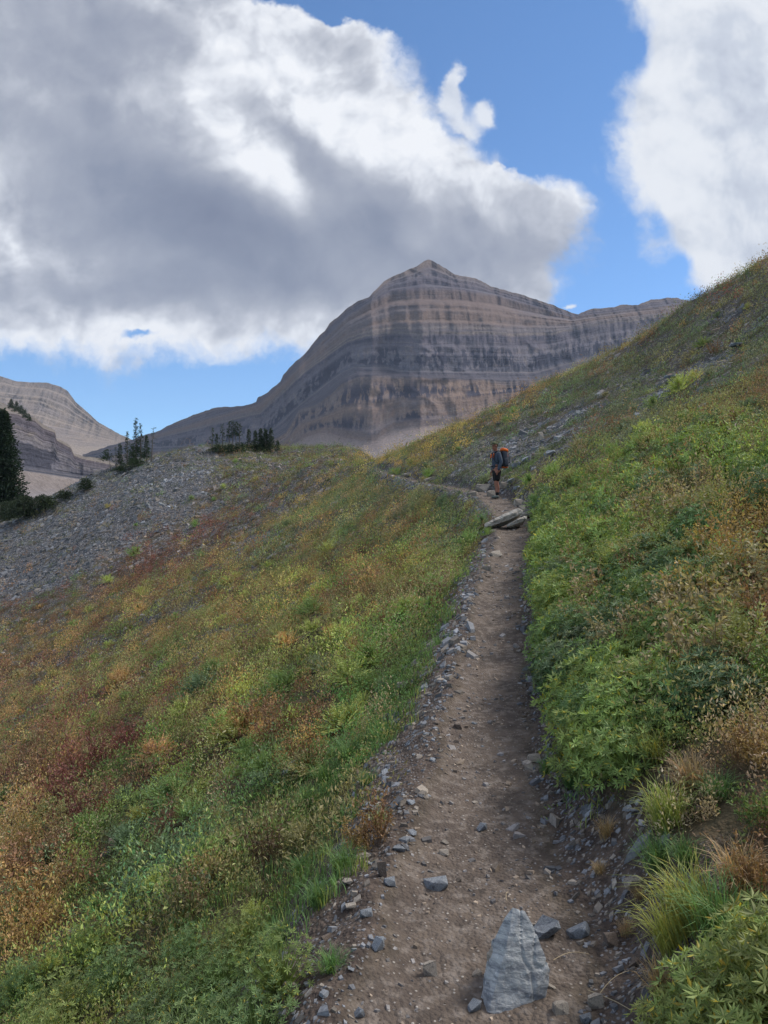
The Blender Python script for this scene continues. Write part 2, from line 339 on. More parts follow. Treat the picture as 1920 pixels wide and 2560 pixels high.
def ground_material():
    m, t, out = new_mat('ground_soil')
    geo = t.n.new('ShaderNodeNewGeometry'); P = geo.outputs['Position']
    a = attr_node(t, 'cover'); ap, as_, asc = t.sep(a.outputs['Color'])
    n1 = t.noise(P, 1.6, 6, .6); n2 = t.noise(P, 14, 6, .65); n3 = t.noise(P, 90, 3, .6)
    # packed path earth
    path = t.mix(t.rng(n1, .3, .7), (.140, .110, .090), (.080, .063, .054))
    path = t.mix(t.rng(t.noise(P, 3.6, 5, .6), .50, .64), path, (.078, .062, .053)); path = t.mix(t.rng(n2, .46, .66), path, (.185, .155, .135))
    peb = t.vor(P, 55, 'F1'); pebc = t.vor(P, 55, 'F1', 'Color')
    pr, pg, pb = t.sep(pebc)
    path = t.mix(t.math('MULTIPLY', t.math('GREATER_THAN', pr, .80), t.rng(peb, .32, .22)), path, t.mix(pg, (.17, .15, .14), (.36, .33, .30)))
    soil = t.mix(t.rng(n2, .35, .65), (.050, .038, .033), (.115, .088, .073))
    soil = t.mix(t.math('MULTIPLY', t.math('GREATER_THAN', pr, .55), t.rng(peb, .38, .28)), soil, t.mix(pg, (.10, .095, .10), (.24, .23, .235)))
    # leaf litter and dark earth under the plants
    veg = t.mix(t.rng(n2, .3, .7), (.045, .040, .022), (.095, .070, .040))
    # broken shale
    Pq = t.mapping(P, scale=(1, 1, 2.2)); Pq2 = t.vmath('ADD', Pq, t.vmath('SCALE', t.noise(P, 3, 2, .5, color=True), .25))
    v1c = t.vor(Pq2, 4.2, 'F1', 'Color'); v2c = t.vor(Pq2, 9, 'F1', 'Color'); v2 = t.vor(Pq2, 9, 'F1')
    c1, c2, c3 = t.sep(v1c); d1, d2, d3 = t.sep(v2c)
    scr = t.mix(d1, (.10, .105, .122), (.20, .207, .238)); scr = t.mix(t.math('MULTIPLY', c1, .5), scr, (.25, .235, .235))
    scr = t.mix(t.rng(v2, .3, .6), scr, (.05, .05, .058)); scr = t.mix(t.math('GREATER_THAN', d2, .93), scr, (.38, .36, .35))
    scr = t.mix(t.rng(n1, .55, .75), scr, (.13, .115, .10))
    col = t.mix(as_, veg, soil); col = t.mix(asc, col, scr); col = t.mix(ap, col, path)
    hgt = t.math('ADD', t.math('MULTIPLY', n2, .6), t.math('MULTIPLY', n3, .25))
    hgt = t.math('ADD', hgt, t.math('MULTIPLY', t.math('SUBTRACT', .5, peb), .35))
    hs = t.math('ADD', t.math('MULTIPLY', t.math('ADD', c3, t.math('MULTIPLY', d3, .5)), 2.5), t.math('MULTIPLY', t.math('SUBTRACT', .6, v2), 2.))
    hgt = t.math('ADD', hgt, t.math('MULTIPLY', hs, asc))
    principled(t, out, col, .92, hgt, .9, .03, spec=.2); return m
M_GROUND = ground_material()

idx = np.arange(NA * NW).reshape(NA, NW)
q = np.stack([idx[:-1, :-1], idx[1:, :-1], idx[1:, 1:], idx[:-1, 1:]], -1).reshape(-1, 4)
fp = (Gpath[:-1, :-1] > .5).ravel(); fy = GY[:-1, :-1].ravel(); fx = GX[:-1, :-1].ravel()
fu_, fv_ = project(fx, fy, GZ[:-1, :-1].ravel())
gully = np.interp(fu_, [-600, 0, 430, 800, 960], [48, 50, 58, 64, 66])
fh = (fy > gully) & (fx < 0) & ~fp
V3 = np.stack([GX, GY, GZ], -1).reshape(-1, 3); ATT = attr.reshape(-1, 4)
def sub_mesh(name, mask):
    f = q[mask]; used, inv = np.unique(f, return_inverse=True)
    return mesh_np(name, V3[used], inv.reshape(-1, 4), M_GROUND, True, {'cover': ATT[used]})
tag(link('hillside', sub_mesh('hillside', ~fp & ~fh)), kind='structure')
tag(link('path', sub_mesh('path', fp)), kind='structure')
tag(link('hill', sub_mesh('hill', fh)), kind='structure')

# valley floor beneath everything
m, t, out = new_mat('valley_gravel'); geo = t.n.new('ShaderNodeNewGeometry')
principled(t, out, t.mix(t.noise(geo.outputs['Position'], .02, 6, .6), (.12, .11, .09), (.26, .23, .20)), .95)
def rect(name, x0, y0, x1, y1, z, mat, n=40):
    xs = np.linspace(x0, x1, n); ys = np.linspace(y0, y1, n); X, Y = np.meshgrid(xs, ys, indexing='ij')
    Z = z + fbm(X * .004, Y * .004, 0, 3) * 12; i = np.arange(n * n).reshape(n, n)
    return mesh_np(name, np.stack([X, Y, Z], -1).reshape(-1, 3), np.stack([i[:-1, :-1], i[1:, :-1], i[1:, 1:], i[:-1, 1:]], -1).reshape(-1, 4), mat, True)
tag(link('valley_floor', rect('valley_floor', -4500, -60, 4500, 5500, -75, m)), kind='structure')
tag(link('mountain_meadow', rect('mountain_meadow', 45, 110, 900, 900, -35, m)), kind='structure') if False else None

# ------------------------------------------------------------------ mountains
def rock_material(name, stops, streak_bands, talus_s=1.0, tint=(1, 1, 1), streak=(.040, .044, .070), hue2=(.155, .150, .17), bedk=.5):
    """stops: strata coordinate -> colour. attribute 'strata' = (s / 8, x/1000, z/1000)"""
    m, t, out = new_mat(name)
    geo = t.n.new('ShaderNodeNewGeometry'); P = geo.outputs['Position']
    a = attr_node(t, 'strata'); s8, ux, uz = t.sep(a.outputs['Color'])
    s = t.math('MULTIPLY', s8, 8.)
    wob = t.math('MULTIPLY', t.math('SUBTRACT', t.noise(P, .009, 5, .65), .5), .20)
    sw = t.math('ADD', s, wob)
    col = t.ramp(t.math('DIVIDE', sw, 8.), [(p / 8, c) for p, c in stops])
    # fine horizontal beds
    bed = t.math('ADD', t.math('MULTIPLY', t.noise(t.comb(t.math('MULTIPLY', ux, 3.5), 0., t.math('MULTIPLY', sw, 16.)), 1., 5, .65), .62), t.math('MULTIPLY', t.noise(P, .022, 5, .62), .38))
    big = t.noise(t.comb(t.math('MULTIPLY', ux, 2.5), 0., t.math('MULTIPLY', sw, 3.)), 1., 4, .6)
    notal = t.rng(s, talus_s - .1, talus_s + .15)
    col = t.mix(t.math('MULTIPLY', notal, t.math('MULTIPLY', t.rng(bed, .52, .62), .70 * bedk)), col, (.285, .235, .205))
    col = t.mix(t.math('MULTIPLY', notal, t.math('MULTIPLY', t.rng(bed, .46, .38), 1.1 * bedk)), col, (.092, .088, .10))
    col = t.mix(t.math('MULTIPLY', t.rng(big, .45, .62), .55), col, hue2)
    # vertical water streaks on the cliffs
    stv = t.noise(t.comb(t.math('MULTIPLY', ux, 75.), 0., t.math('MULTIPLY', sw, 3.2)), 1., 5, .65)
    stv2 = t.noise(t.comb(t.math('MULTIPLY', ux, 9.), 0., t.math('MULTIPLY', sw, 1.2)), 1., 3, .6)
    mask = None
    for lo, hi in streak_bands:
        k = t.math('MULTIPLY', t.rng(s, lo, lo + .12), t.rng(s, hi, hi - .25)); mask = k if mask is None else t.math('MAXIMUM', mask, k)
    if mask is not None:
        sk = t.rng(t.math('ADD', t.math('MULTIPLY', stv, .6), t.math('MULTIPLY', stv2, .5)), .53, .57)
        col = t.mix(t.math('MULTIPLY', t.math('MULTIPLY', mask, t.rng(stv2, .40, .50)), t.math('MULTIPLY', sk, .92)), col, streak)
        sk2 = t.rng(t.math('ADD', t.math('MULTIPLY', stv, .6), t.math('MULTIPLY', stv2, .5)), .50, .42)
        col = t.mix(t.math('MULTIPLY', mask, t.math('MULTIPLY', sk2, .55)), col, (.27, .235, .205))
    grain = t.noise(P, .16, 7, .72)
    col = t.mix(t.rng(grain, .3, .7), t.vmath('SCALE', col, .80), t.vmath('SCALE', col, 1.18))
    col = t.mix(1., col, tint, 'MULTIPLY')
    h = t.math('ADD', t.math('MULTIPLY', bed, 1.5), t.math('ADD', t.math('MULTIPLY', t.math('MULTIPLY', stv, notal), .35), t.math('MULTIPLY', grain, .8)))
    principled(t, out, col, .95, h, .65, 9., spec=.1); return m

def mountain(name, bands, slopes, D0, mat, ulo, uhi, nu=620, per=46, flute=9., talus=1, back=.5, skynoise=2.5, seed=0, stepv=.75, fs=1.):
    """bands: list of K+1 polylines [(u, v)...] from foot to sky line; slopes: K rise/run values; D0: [(u, distance)]"""
    K = len(slopes); us = np.linspace(ulo, uhi, nu)
    vb = np.array([np.interp(us, [p[0] for p in b], [p[1] for p in b]) for b in bands])
    vb[-1] += skynoise * fbm(us * .035, us * 0 + seed, 0, 4, .6)
    for k in range(K - 1, -1, -1): vb[k] = np.maximum(vb[k], vb[k + 1] + .6)
    rows_e = []; rows_s = []; rows_m = []
    rs = np.random.default_rng(seed)
    for k in range(K):
        steps = per
        # benches: random alternation of steep beds and small ledges inside each band
        alt = np.repeat(rs.uniform(1 - stepv, 1 + stepv * 1.6, steps // 3 + 1), 3)[:steps] if k >= talus else np.ones(steps)
        for j in range(steps):
            f = j / steps; rows_e.append((1280 - (vb[k] * (1 - f) + vb[k + 1] * f)) / F); rows_s.append(k + f); rows_m.append(slopes[k] * alt[j])
    rows_e.append((1280 - vb[K]) / F); rows_s.append(K); rows_m.append(1)
    E = np.array(rows_e); S = np.array(rows_s)
    Dm = np.zeros_like(E); Dm[0] = np.interp(us, [p[0] for p in D0], [p[1] for p in D0])
    for i in range(1, len(E)):
        mm = np.maximum(rows_m[i - 1], E[i] + .10); Dm[i] = Dm[i - 1] * (mm - E[i - 1]) / (mm - E[i])
    X = (us[None] - 960) / F * Dm; Z = CAMZ + E * Dm; Y = Dm.copy()
    Sg = np.repeat(S[:, None], nu, 1)
    cliff = sstep(Sg, talus - .1, talus + .3)
    # gullies, buttresses and ribs: real relief towards and away from the viewer
    rib = np.abs(perlin(X * .0042 * fs + 7 + seed, Z * .0012 * fs, seed)) * 2.6 + np.abs(perlin(X * .011 * fs + seed + fbm(X * .004, Z * .01, 2., 2), Z * .003 * fs, seed * 1.7)) * 1.7 + np.abs(perlin(X * .03 * fs, Z * .003 * fs, 3. + seed)) * 1.3 + fbm(X * .05 * fs, Z * .012 * fs, 5., 4) * .7
    fade = 1.
    off = (rib * flute * (.10 + .9 * cliff)) * fade + fbm(X * .003, Z * .003, 11. + seed, 3) * flute * 3 * fade
    sc_ = (Y + off) / Y; X = X * sc_; Z = CAMZ + (Z - CAMZ) * sc_; Y = Y * sc_
    # far side
    bx, by, bz_, bs = [], [], [], []
    L = Z[-1] + 400
    for j in range(1, 9):
        f = (.006, .02, .06, .15, .3, .5, .75, 1.)[j - 1]; bx.append(X[-1] * (1 + .4 * f)); by.append(Y[-1] * (1 + .4 * f)); bz_.append(Z[-1] - L * f * back * 1.2 - fbm(X[-1] * .01, X[-1] * 0 + j, 2., 3) * 8 * f); bs.append(np.full(nu, K - .3))
    X = np.vstack([X] + bx); Y = np.vstack([Y] + by); Z = np.vstack([Z] + bz_); Sg = np.vstack([Sg] + bs)
    Rn = X.shape[0]; i = np.arange(Rn * nu).reshape(Rn, nu)
    f4 = np.stack([i[:-1, :-1], i[:-1, 1:], i[1:, 1:], i[1:, :-1]], -1).reshape(-1, 4)
    at = np.stack([Sg / 8, X / 1000, Z / 1000, np.ones_like(X)], -1).reshape(-1, 4)
    me = mesh_np(name, np.stack([X, Y, Z], -1).reshape(-1, 3), f4, mat, True, {'strata': at})
    return tag(link(name, me), kind='structure')

TAN, GRY, PUR, TAL = (.225, .18, .145), (.165, .155, .165), (.15, .14, .165), (.33, .285, .262)
M_PEAK = rock_material('peak_rock', [(0, TAL), (.9, TAL), (1.05, (.21, .16, .135)), (1.93, (.24, .18, .14)), (2.0, (.085, .082, .10)), (2.9, (.088, .088, .112)), (2.97, (.19, .175, .175)), (3.04, (.13, .135, .165)), (3.45, (.155, .15, .175)), (3.9, (.105, .10, .13)), (3.97, (.23, .20, .175)), (4.03, (.11, .10, .115)), (4.09, (.22, .19, .165)), (4.15, (.13, .11, .11)), (4.22, (.18, .14, .12)), (4.9, (.165, .13, .12)), (5.05, (.10, .095, .12)), (5.6, (.125, .115, .135)), (5.9, (.18, .15, .135))],
                       [(1.1, 1.5), (1.5, 2.0), (3.0, 3.72), (3.74, 4.0)], tint=(.93, .885, .90))
B0 = [(200, 1420), (2300, 1330)]
B1 = [(200, 1170), (340, 1160), (560, 1150), (660, 1145), (700, 1128), (763, 1095), (800, 1083), (830, 1083), (870, 1098), (930, 1106), (985, 1074), (1150, 1060), (1300, 1015), (1500, 985), (1920, 930), (2300, 930)]
B2 = [(200, 1150), (340, 1130), (560, 1124), (660, 1112), (715, 1080), (748, 1024), (791, 1010), (828, 982), (860, 953), (893, 938), (960, 938), (1160, 947), (1330, 952), (1450, 925), (1600, 895), (1920, 850), (2300, 850)]
B3 = [(200, 1145), (340, 1120), (560, 1112), (660, 1092), (730, 1030), (790, 980), (830, 948), (860, 927), (885, 917), (969, 919), (1000, 927), (1160, 929), (1340, 930), (1430, 905), (1600, 875), (1920, 830), (2300, 830)]
B4 = [(200, 1142), (340, 1108), (560, 1052), (650, 1030), (700, 985), (760, 928), (830, 878), (870, 850), (930, 834), (1000, 828), (1200, 830), (1300, 834), (1380, 830), (1430, 822), (1500, 806), (1600, 795), (1700, 782), (1800, 772), (2300, 772)]
B5 = [(200, 1140), (340, 1100), (560, 1033), (650, 1005), (716, 945), (795, 862), (871, 788), (930, 752), (980, 727), (1050, 720), (1150, 724), (1240, 738), (1300, 756), (1430, 792), (1500, 784), (1700, 760), (1800, 755), (2300, 755)]
B6 = [(200, 1138), (335, 1096), (395, 1078), (440, 1055), (490, 1035), (530, 1022), (560, 1016), (578, 1018), (640, 1008), (644, 996), (668, 982), (701, 953), (708, 936), (716, 929), (737, 906), (763, 884), (777, 866), (795, 842), (813, 826), (824, 808), (849, 788), (871, 768), (889, 756), (922, 743), (943, 721), (958, 705), (980, 692), (1016, 676), (1041, 665), (1059, 654), (1070, 651), (1081, 652), (1102, 663), (1135, 685), (1149, 689), (1189, 695), (1229, 716), (1263, 726), (1318, 741), (1382, 763), (1426, 781), (1446, 784), (1486, 771), (1525, 769), (1565, 761), (1594, 763), (1624, 749), (1693, 744), (1723, 752), (1757, 748), (1792, 744), (2000, 760), (2300, 800)]
mountain('mountain', [B0, B1, B2, B3, B4, B5, B6], [.62, 2.3, .62, 3.0, 1.0, .95], [(200, 2500), (400, 2200), (600, 1800), (800, 1450), (1050, 1350), (1400, 1450), (1800, 1700), (2300, 2000)], M_PEAK, 200, 2100, nu=900, per=44, flute=9, seed=1)
M_LEFT = rock_material('ridge_rock', [(0, TAL), (1, (.30, .25, .21)), (2, (.25, .205, .175)), (3, (.265, .22, .19)), (4, (.215, .18, .16))], [], talus_s=1.6, hue2=(.19, .165, .165))
mountain('mountain_ridge', [[(-500, 1400), (420, 1400)], [(-500, 1180), (0, 1160), (200, 1150), (330, 1120), (420, 1120)], [(-500, 1080), (0, 1060), (120, 1080), (200, 1090), (300, 1108), (420, 1112)], [(-500, 1000), (0, 1000), (100, 1010), (180, 1045), (260, 1082), (330, 1104), (420, 1108)],
         [(-500, 880), (-200, 915), (0, 940), (40, 953), (75, 956), (120, 957), (150, 966), (170, 978), (190, 1005), (215, 1028), (250, 1058), (300, 1086), (335, 1100), (420, 1106)]],
         [.62, .8, 1.2, 1.3], [(-500, 1900), (420, 2700)], M_LEFT, -500, 420, nu=400, per=40, flute=8, seed=4, back=.8, talus=2, skynoise=1.5)
M_CLIFF = rock_material('cliff_rock', [(0, (.21, .19, .19)), (.7, (.20, .175, .175)), (1.0, (.22, .19, .18)), (1.2, (.075, .08, .105)), (1.9, (.11, .11, .14)), (2.1, (.15, .145, .175)), (2.6, (.155, .14, .165)), (2.95, (.12, .105, .125)), (3.05, (.25, .21, .18)), (4, (.21, .185, .15))], [(1.9, 2.95)], hue2=(.25, .235, .25), bedk=.2, streak=(.06, .062, .085))
mountain('cliff', [[(-400, 1420), (480, 1330)], [(-400, 1200), (0, 1172), (40, 1176), (100, 1184), (181, 1196), (231, 1203), (480, 1215)], [(-400, 1190), (0, 1158), (40, 1162), (100, 1170), (181, 1184), (231, 1192), (480, 1205)],
         [(-400, 1060), (0, 1028), (40, 1034), (61, 1042), (87, 1050), (108, 1070), (137, 1081), (142, 1101), (163, 1112), (177, 1120), (185, 1138), (203, 1146), (231, 1152), (268, 1160), (480, 1195)],
         [(-400, 900), (-100, 975), (0, 1004), (40, 1020), (61, 1032), (87, 1044), (108, 1062), (137, 1075), (141, 1096), (163, 1107), (177, 1115), (184, 1133), (203, 1139), (231, 1143), (268, 1150), (300, 1165), (480, 1185)]],
         [.6, .8, 5., .8], [(-400, 420), (0, 520), (480, 760)], M_CLIFF, -400, 480, nu=520, per=48, flute=2.4, seed=9, back=.9, skynoise=1.5, fs=3.5)

# ------------------------------------------------------------------ the air
hb_ = bmesh.new(); bmesh.ops.create_cube(hb_, size=1)
for v in hb_.verts: v.co = Vector((v.co.x * 12000, v.co.y * 7500 + 3400, v.co.z * 1200 + 480))
me = bpy.data.meshes.new('haze'); hb_.to_mesh(me); hb_.free()
m = bpy.data.materials.new('air'); m.use_nodes = True; m.node_tree.nodes.clear(); ht = NT(m.node_tree)
pv = ht.n.new('ShaderNodeVolumePrincipled'); pv.inputs['Color'].default_value = (.62, .74, .98, 1); pv.inputs['Density'].default_value = HAZE
ho = ht.n.new('ShaderNodeOutputMaterial'); ht.l.new(pv.outputs[0], ho.inputs['Volume']); me.materials.append(m)
tag(link('haze', me), 'thin blue mountain air between the trail and the far peaks', 'haze', kind='stuff')
# ------------------------------------------------------------------ plant materials and leaf builders
def leaf_material(name, mode, sheen=.35):
    m, t, out = new_mat(name)
    if mode == 'vertex': col = attr_node(t, 'tint').outputs['Color']
    else:
        oi = t.n.new('ShaderNodeObjectInfo'); col = oi.outputs['Color']
        a = attr_node(t, 'tint'); col = t.mix(1., col, a.outputs['Color'], 'MULTIPLY')
    geo = t.n.new('ShaderNodeNewGeometry')
    n = t.noise(geo.outputs['Position'], 30, 2, .6)
    col = t.mix(t.rng(n, .3, .7), t.vmath('SCALE', col, .8), t.vmath('SCALE', col, 1.2))
    p = t.n.new('ShaderNodeBsdfPrincipled'); t.put(p.inputs['Base Color'], col); p.inputs['Roughness'].default_value = .6; p.inputs['Specular IOR Level'].default_value = sheen
    tr = t.n.new('ShaderNodeBsdfTranslucent'); t.put(tr.inputs[0], t.mix(1., col, (1.25, 1.2, .6), 'MULTIPLY'))
    mx = t.n.new('ShaderNodeMixShader'); mx.inputs[0].default_value = .30
    t.l.new(p.outputs[0], mx.inputs[1]); t.l.new(tr.outputs[0], mx.inputs[2]); t.l.new(mx.outputs[0], out.inputs[0]); return m
M_COVER = leaf_material('cover_leaf', 'vertex'); M_PLANT = leaf_material('plant_leaf', 'object')
M_NEEDLE = leaf_material('needle', 'vertex', .2)
PAL = dict(green=(.105, .165, .036), grass=(.080, .165, .042), bluegreen=(.078, .130, .058), greygreen=(.105, .128, .075), yellowgreen=(.215, .250, .045), olive=(.170, .155, .058), rust=(.190, .105, .052),
           red=(.150, .056, .045), orange=(.290, .175, .055), yellow=(.360, .250, .040), dry=(.260, .195, .110), dark=(.045, .075, .032), brown=(.11, .065, .038))
for _k in PAL:
    _c = np.array(PAL[_k]); _g = _c @ [.3, .6, .1]; PAL[_k] = tuple(((_c * .80 + _g * .16) * 1.45).clip(0, .6))
PN = list(PAL); PC = np.array([PAL[k] for k in PN])
ZONES = [  # u, v, su, sv, rot, {colour: share}
    (300, 2420, 420, 170, 0, dict(green=.5, yellowgreen=.2, olive=.15, bluegreen=.1, dry=.05)),
    (60, 2200, 170, 140, 0, dict(rust=.35, orange=.35, olive=.2, dry=.1)),
    (30, 2330, 120, 60, 0, dict(orange=.5, yellow=.2, olive=.3)),
    (180, 2000, 150, 130, -40, dict(red=.35, rust=.35, olive=.15, brown=.15)),
    (290, 1830, 110, 60, -35, dict(red=.6, rust=.25, olive=.15)),
    (60, 1850, 120, 120, 0, dict(olive=.4, green=.2, rust=.3, orange=.1)),
    (420, 2080, 200, 150, -30, dict(green=.9, yellowgreen=.3, bluegreen=.1, olive=.2, dry=.05)), (620, 2250, 160, 120, -30, dict(green=.8, grass=.4, yellowgreen=.2, olive=.1)),
    (100, 1600, 220, 50, -25, dict(orange=.40, rust=.35, olive=.25)),
    (60, 1700, 160, 60, -20, dict(rust=.5, red=.15, olive=.25, orange=.1)),
    (350, 1650, 220, 110, -25, dict(olive=.40, yellowgreen=.15, green=.10, rust=.25, orange=.1)),
    (500, 1830, 170, 90, -30, dict(green=.7, olive=.25, yellowgreen=.3, rust=.15)),
    (620, 1680, 160, 90, -30, dict(olive=.3, green=.3, rust=.2, yellowgreen=.2)),
    (640, 1830, 90, 50, 0, dict(rust=.5, orange=.2, olive=.3)),
    (700, 1500, 200, 90, -30, dict(olive=.30, orange=.15, yellowgreen=.2, green=.15, rust=.2)),
    (870, 1430, 120, 110, -40, dict(olive=.30, orange=.2, rust=.25, yellowgreen=.15, green=.1)),
    (880, 1870, 110, 170, 0, dict(grass=.80, yellowgreen=.1, dry=.1)),
    (780, 2130, 90, 180, 20, dict(grass=.6, green=.2, olive=.1, dry=.1)),
    (950, 1620, 100, 100, 0, dict(green=.45, grass=.3, olive=.15, dry=.1)),
    (900, 1270, 170, 60, -10, dict(greygreen=.45, bluegreen=.30, olive=.20, dry=.05)),
    (700, 1330, 140, 50, -25, dict(greygreen=.35, bluegreen=.25, olive=.3, green=.1)),
    (420, 1390, 140, 36, -26, dict(red=4., rust=.5)), (330, 1450, 80, 28, -26, dict(red=3., rust=.5)), (510, 1350, 50, 16, -24, dict(red=.6, rust=.4)),
    (250, 1500, 150, 40, -25, dict(rust=.4, olive=.3, green=.3)),
    (140, 1530, 130, 50, -25, dict(rust=.45, red=.2, brown=.2, green=.15)),
    (800, 1220, 90, 14, -28, dict(yellow=.40, orange=.40, olive=.2)), (640, 1325, 110, 18, -28, dict(orange=.45, rust=.2, yellow=.1, olive=.25)), (870, 1175, 50, 12, -25, dict(yellow=.5, olive=.5)),
    (520, 1440, 110, 30, -25, dict(orange=.3, rust=.3, olive=.4)),
    (650, 1170, 230, 50, 5, dict(olive=.40, green=.30, dark=.2, rust=.1)), (700, 1270, 120, 25, -20, dict(rust=.45, olive=.3, dry=.25)), (560, 1230, 90, 40, 0, dict(rust=.35, olive=.4, dark=.25)),
    (250, 1210, 250, 60, -15, dict(olive=.5, greygreen=.3, dark=.2)), (60, 1400, 200, 80, -20, dict(olive=.4, greygreen=.3, rust=.3)),
    (1100, 1340, 110, 60, -10, dict(green=.35, rust=.30, olive=.2, bluegreen=.15)), (1020, 1310, 60, 30, 0, dict(rust=.5, orange=.2, olive=.3)),
    (1050, 1140, 120, 45, -25, dict(yellow=.15, orange=.25, olive=.4, green=.2)), (1150, 1090, 130, 28, -25, dict(orange=.35, rust=.25, olive=.4)), (1400, 970, 200, 22, -28, dict(rust=.45, orange=.25, olive=.3)), (1700, 800, 220, 20, -34, dict(rust=.55, red=.15, olive=.3)),
    (1250, 1090, 120, 50, -25, dict(greygreen=.9, bluegreen=.6, olive=.3)), (1450, 1020, 190, 70, -28, dict(greygreen=1.2, bluegreen=.8, olive=.4)),
    (1720, 890, 220, 90, -33, dict(greygreen=1.1, bluegreen=.7, olive=.5)), (1850, 800, 100, 70, -35, dict(olive=.4, greygreen=.5, rust=.1)), (1860, 1000, 100, 60, -20, dict(rust=.3, olive=.5, brown=.2)),
    (1480, 1060, 60, 30, 0, dict(rust=.5, red=.2, olive=.3)), (1650, 1060, 140, 50, -25, dict(olive=.45, yellowgreen=.25, greygreen=.3)),
    (1400, 1200, 100, 60, 0, dict(green=.5, yellowgreen=.3, olive=.2)), (1560, 1200, 120, 70, -15, dict(olive=.4, dry=.2, yellowgreen=.2, rust=.2)),
    (1800, 1150, 110, 70, -15, dict(green=.4, yellowgreen=.2, olive=.4)), (1700, 1290, 150, 50, -10, dict(olive=.3, rust=.3, yellowgreen=.3, dry=.1)),
    (1450, 1450, 130, 170, 0, dict(green=.55, bluegreen=.25, yellowgreen=.2)), (1700, 1500, 150, 110, 0, dict(bluegreen=.3, green=.3, greygreen=.2, olive=.2)),
    (1880, 1430, 60, 110, 0, dict(yellow=.25, orange=.35, rust=.3, green=.1)), (1890, 1620, 50, 80, 0, dict(rust=.4, brown=.3, green=.3)),
    (1480, 1800, 150, 140, 0, dict(green=.6, bluegreen=.25, yellowgreen=.15)), (1770, 1850, 100, 70, 0, dict(dry=.4, olive=.3, rust=.2, green=.1)), (1880, 1950, 60, 120, 0, dict(rust=.35, orange=.3, dry=.2, olive=.15)),
    (1700, 2050, 100, 120, 0, dict(yellowgreen=.4, grass=.3, dry=.3)), (1850, 2150, 80, 110, 0, dict(rust=.3, dry=.3, olive=.2, yellowgreen=.2)), (1800, 2350, 150, 150, 0, dict(green=.4, yellowgreen=.5, dry=.1)),
]
def cover_colors(x, y, z, r=rng, jit=.16, drop=()):
    u, v = project(x, y, z)
    u = u + fbm(x * .8, y * .8, 1., 3) * 60; v = v + fbm(x * .8, y * .8, 6., 3) * 35
    W = np.zeros((len(x), len(PN))) + 1e-5; W[:, PN.index('olive')] += 2e-4
    for (cu_, cv_, su, sv, rot, mixd) in ZONES:
        g = blob(u, v, [(cu_, cv_, su, sv, rot, 1.)])
        for k, s in mixd.items(): W[:, PN.index(k)] += g * s
    # clumping: each colour gets its own patch noise so that kinds grow together
    for k in range(len(PN)): W[:, k] *= np.exp(5.0 * fbm(x * 1.0 + 13 * k, y * 1.0 - 7 * k, .5 * k, 2) + 3.6 * fbm(x * .4 + 3 * k, y * .4 - 5 * k, .5 * k + 9, 2))
    ur = (u > 1130) & (y > 17) & (x > 0); sky_d = v - np.interp(u, [p[0] for p in SKYR], [p[1] for p in SKYR]); f_ = np.where(ur & (sky_d > 45), 5., 1.)
    W[:, PN.index('greygreen')] *= f_; W[:, PN.index('bluegreen')] *= f_ ** .7
    for k in drop: W[:, PN.index(k)] = 0
    W /= W.sum(1, keepdims=True); c = (W.cumsum(1) > r.random(len(x))[:, None]).argmax(1)
    col = PC[c] * (1 + r.normal(0, jit, (len(x), 1))) * (1 + r.normal(0, .06, (len(x), 3)))
    col *= np.exp(.55 * fbm(x * 1.6, y * 1.6, 4.4, 3))[:, None]
    return np.clip(col, .01, .6), c
def quads(base, dirv, side, length, width, fold=.25, tipw=.0):
    """diamond leaves: base (n,3), unit dir, unit side, length (n,), width (n,) -> verts (n*4,3)"""
    up = np.cross(dirv, side)
    L = length[:, None]; W = width[:, None]
    mid = base + dirv * L * .5
    return np.stack([base, mid + side * W * .5 + up * W * fold, base + dirv * L, mid - side * W * .5 + up * W * fold], 1).reshape(-1, 3)
def unit(v): return v / (np.linalg.norm(v, axis=-1, keepdims=True) + 1e-9)
def slope_frame(n): pass
def cloud_plants(name, x, y, rad, hgt, nl, ll, lw, cols, mat=None, updir=.5, r=rng, stem=0):
    """many small plants in one mesh: per plant nl leaves spread through a low dome"""
    N = len(x); z = gz(x, y); P = np.stack([x, y, z], 1)
    dirs = unit(r.normal(size=(N, nl, 3)) * [1, 1, .8] + [0, 0, .25]); rr = r.random((N, nl)) ** (.30 if nl > 45 else .5) * (1 + .35 * np.sin(np.arctan2(dirs[..., 1], dirs[..., 0]) * 3 + r.uniform(0, 6, (N, 1))))
    pos = dirs * rr[..., None]; pos[..., 2] = np.abs(pos[..., 2]) * 1.1
    pos = pos * np.stack([rad, rad, hgt], 1)[:, None]; b = (P[:, None] + pos)
    # follow the slope under each leaf
    b[..., 2] += (gz(b[..., 0].ravel(), b[..., 1].ravel()).reshape(N, nl) - z[:, None])
    d = unit(dirs * (1 - updir) + [0, 0, updir] + r.normal(0, .35, (N, nl, 3)))
    s = unit(np.cross(d, r.normal(size=(N, nl, 3))))
    L = (ll[:, None] * r.uniform(.6, 1.4, (N, nl))).ravel(); Wd = L * lw * r.uniform(.8, 1.2, N * nl)
    v = quads(b.reshape(-1, 3), d.reshape(-1, 3), s.reshape(-1, 3), L, Wd)
    c = np.repeat(cols, nl, 0) * r.uniform(.78, 1.22, (N * nl, 1)) * (.80 + .32 * np.clip((b[..., 2] - z[:, None]) / hgt[:, None], 0, 1.2).reshape(-1, 1) * 0 + .12); c = np.repeat(np.concatenate([c, np.ones((len(c), 1))], 1), 4, 0)
    return v, c
